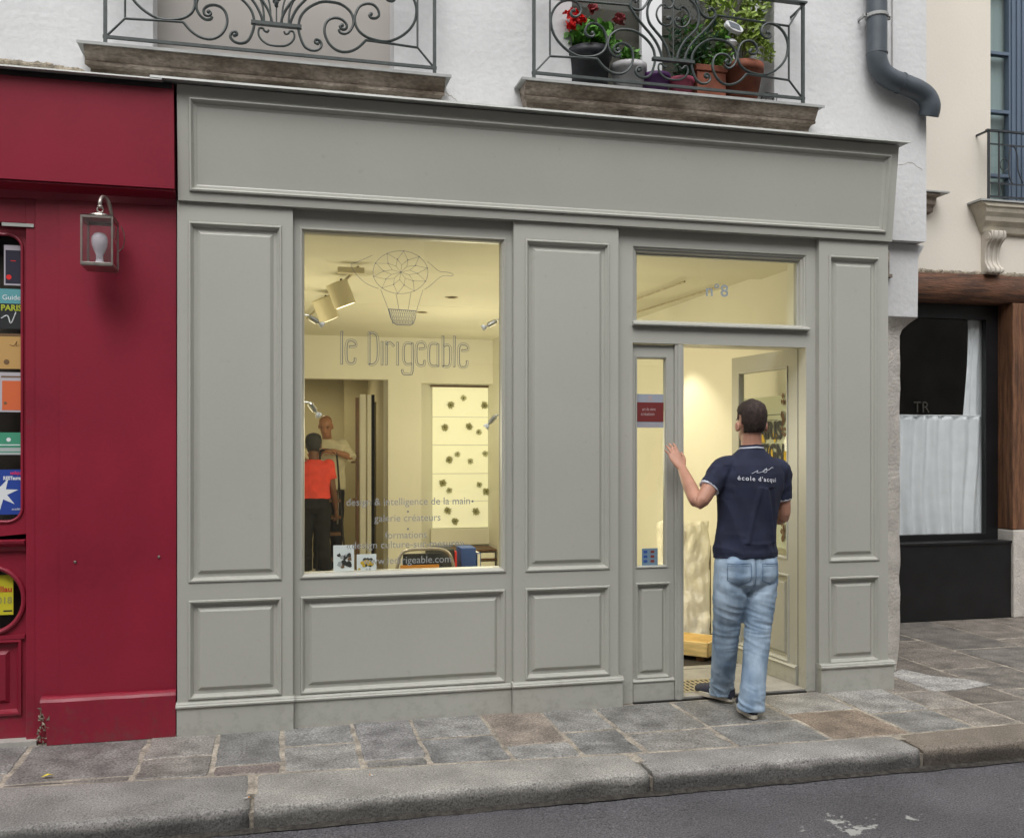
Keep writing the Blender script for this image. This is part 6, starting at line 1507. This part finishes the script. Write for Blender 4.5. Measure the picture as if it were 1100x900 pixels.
leaf_blob(mb, (2.735, Y - .12, ZB + .25), .04, 40, .034, (1, 1, .8), .5, .3, 1)
mb.build('foliage', [M['stem'], M['leafA']], t, weld=False, recalc=False)
t = thing('potted_climber', (2.89, Y, ZB), 'large round terracotta pot with a tall yellow green climbing plant', 'potted plant', 'pots on the right balcony')
pot(t, 2.895, Y, ZB, .095, .138, .265, M['terra'])
mb = MB()
for i in range(10):
    a = random.uniform(-.24, .26); h_ = random.uniform(.55, 1.0); top = (2.88 + a * 1.15, Y + random.uniform(-.06, .10), ZB + h_)
    pts = cr([(2.89 + a * .2, Y, ZB + .24), (2.885 + a * .7, Y + random.uniform(-.04, .05), ZB + .24 + (h_ - .24) * .5), top], 9); mb.tube(pts, .0028, 5)
    for p in pts[5:]: leaf_blob(mb, p, .032, 6, .050, (1, 1, 1), .5, .4, 1)
for i in range(3):
    pts = cr([(2.98, Y - .02, ZB + .5), (3.02 + i * .02, Y - .06, ZB + .40), (3.0 + i * .03, Y - .08, ZB + .30)], 6); mb.tube(pts, .002, 5)
    for p in pts[2:]: leaf_blob(mb, p, .02, 5, .035, (1, 1, 1), .5, .4, 1)
mb.build('foliage', [M['stem'], M['leafB']], t, weld=False, recalc=False)
t = thing('solar_lamp', (2.80, .20, ZB + .40), 'small white solar lamp head on a stalk above the terracotta planter', 'garden lamp')
mb = MB(); c = V((2.805, .19, ZB + .475)); n = 26
nd = V((.25, -.85, .45)).normalized(); sd = V((1, .25, -.10)).normalized(); ud = nd.cross(sd).normalized()
ring_ = [c + sd * .070 * math.cos(6.2832 * i / n) + ud * .044 * math.sin(6.2832 * i / n) for i in range(n)]
mb.add([p + nd * .010 for p in ring_] + [p - nd * .014 for p in ring_], [tuple(range(n)), tuple(range(2 * n - 1, n - 1, -1))] + [(i, n + i, n + (i + 1) % n, (i + 1) % n) for i in range(n)]); mb.build('housing', M['white'], t, bevel=.003)
mb = MB(); q = [c + sd * a * .042 + ud * b * .026 + nd * .012 for a, b in ((-1, -1), (1, -1), (1, 1), (-1, 1))]; mb.add(q + [p - nd * .003 for p in q], [(0, 1, 2, 3), (0, 4, 5, 1), (1, 5, 6, 2), (2, 6, 7, 3), (3, 7, 4, 0)]); mb.build('solar_cell', plain('solar_cell', (.17, .19, .22), .25), t)
mb = MB(); mb.tube(cr([c - nd * .012, c + V((-.02, .05, -.06)), (2.83, .24, ZB + .30), (2.84, .25, ZB + .22)], 6), .006, 7); mb.lathe((2.80, .225, ZB + .385), [(.03, -.02), (.045, .0), (.03, .02)], 14); mb.build('stalk', M['white'], t)
mb = MB()
for a, b, c_, d in ((3.035, 3.035, .0, .085), (3.10, 3.115, .0, .085), (3.035, 3.115, .085, .085), (3.035, 3.10, .0, .0)): mb.tube([(a, .20, ZB + c_ + .003), (b, .20, ZB + d + .003)], .003, 5); mb.tube([(a + .01, .28, ZB + c_ + .003), (b + .01, .28, ZB + d + .003)], .003, 5)
for a, z_ in ((3.035, 0), (3.115, .085), (3.035, .085), (3.10, 0)): mb.tube([(a, .20, ZB + z_ + .003), (a + .01, .28, ZB + z_ + .003)], .003, 5)
o = mb.build('wire_basket', M['darkiron'], origin=(3.07, .24, ZB)); tag(o, 'tiny wire basket right of the round terracotta pot', 'basket')

# ------------------------------------------------------------------ light, sky, camera
w = bpy.data.worlds.new('World'); sc.world = w; w.use_nodes = True; T = w.node_tree; bg = T.nodes['Background']
sky = T.nodes.new('ShaderNodeTexSky'); sky.sky_type = 'NISHITA'; sky.sun_disc = False; sky.sun_elevation = R(55); sky.sun_rotation = R(200)
sky.air_density = 1.0; sky.dust_density = 6.0; sky.ozone_density = 1.0
hsv = T.nodes.new('ShaderNodeHueSaturation'); hsv.inputs['Saturation'].default_value = .12
T.links.new(sky.outputs[0], hsv.inputs['Color']); T.links.new(hsv.outputs[0], bg.inputs[0]); bg.inputs[1].default_value = .15
su = bpy.data.lights.new('overcast_sun', 'SUN'); su.energy = .8; su.angle = R(80); su.color = (1, .985, .97)
so = bpy.data.objects.new('overcast_sun', su); COL.objects.link(so)
az = R(200); el = R(55); dv = V((math.sin(az) * math.cos(el), math.cos(az) * math.cos(el), math.sin(el)))
so.rotation_euler = dv.to_track_quat('Z', 'Y').to_euler(); so.location = (0, -4, 10)
cd = bpy.data.cameras.new('camera'); cd.sensor_width = 36; cd.lens = 1035 / 1100 * 36; cd.shift_y = 29 / 1100; cd.clip_start = .05; cd.clip_end = 600
co = bpy.data.objects.new('camera', cd); COL.objects.link(co); co.location = (0, -5.352, 1.53); co.rotation_euler = (R(90), 0, -math.atan(.2472)); sc.camera = co
sc.view_settings.view_transform = 'Standard'; sc.view_settings.look = 'None'; sc.view_settings.gamma = 1; sc.view_settings.exposure = 0.48
sc.view_settings.use_curve_mapping = False
cy = sc.cycles; cy.use_denoising = True; cy.max_bounces = 8; cy.diffuse_bounces = 5; cy.glossy_bounces = 3; cy.transmission_bounces = 4; cy.transparent_max_bounces = 12
cy.caustics_reflective = False; cy.caustics_refractive = False; cy.sample_clamp_indirect = 6; cy.use_adaptive_sampling = True; cy.adaptive_threshold = .012
try: cy.denoiser = 'OPENIMAGEDENOISE'
except Exception: pass
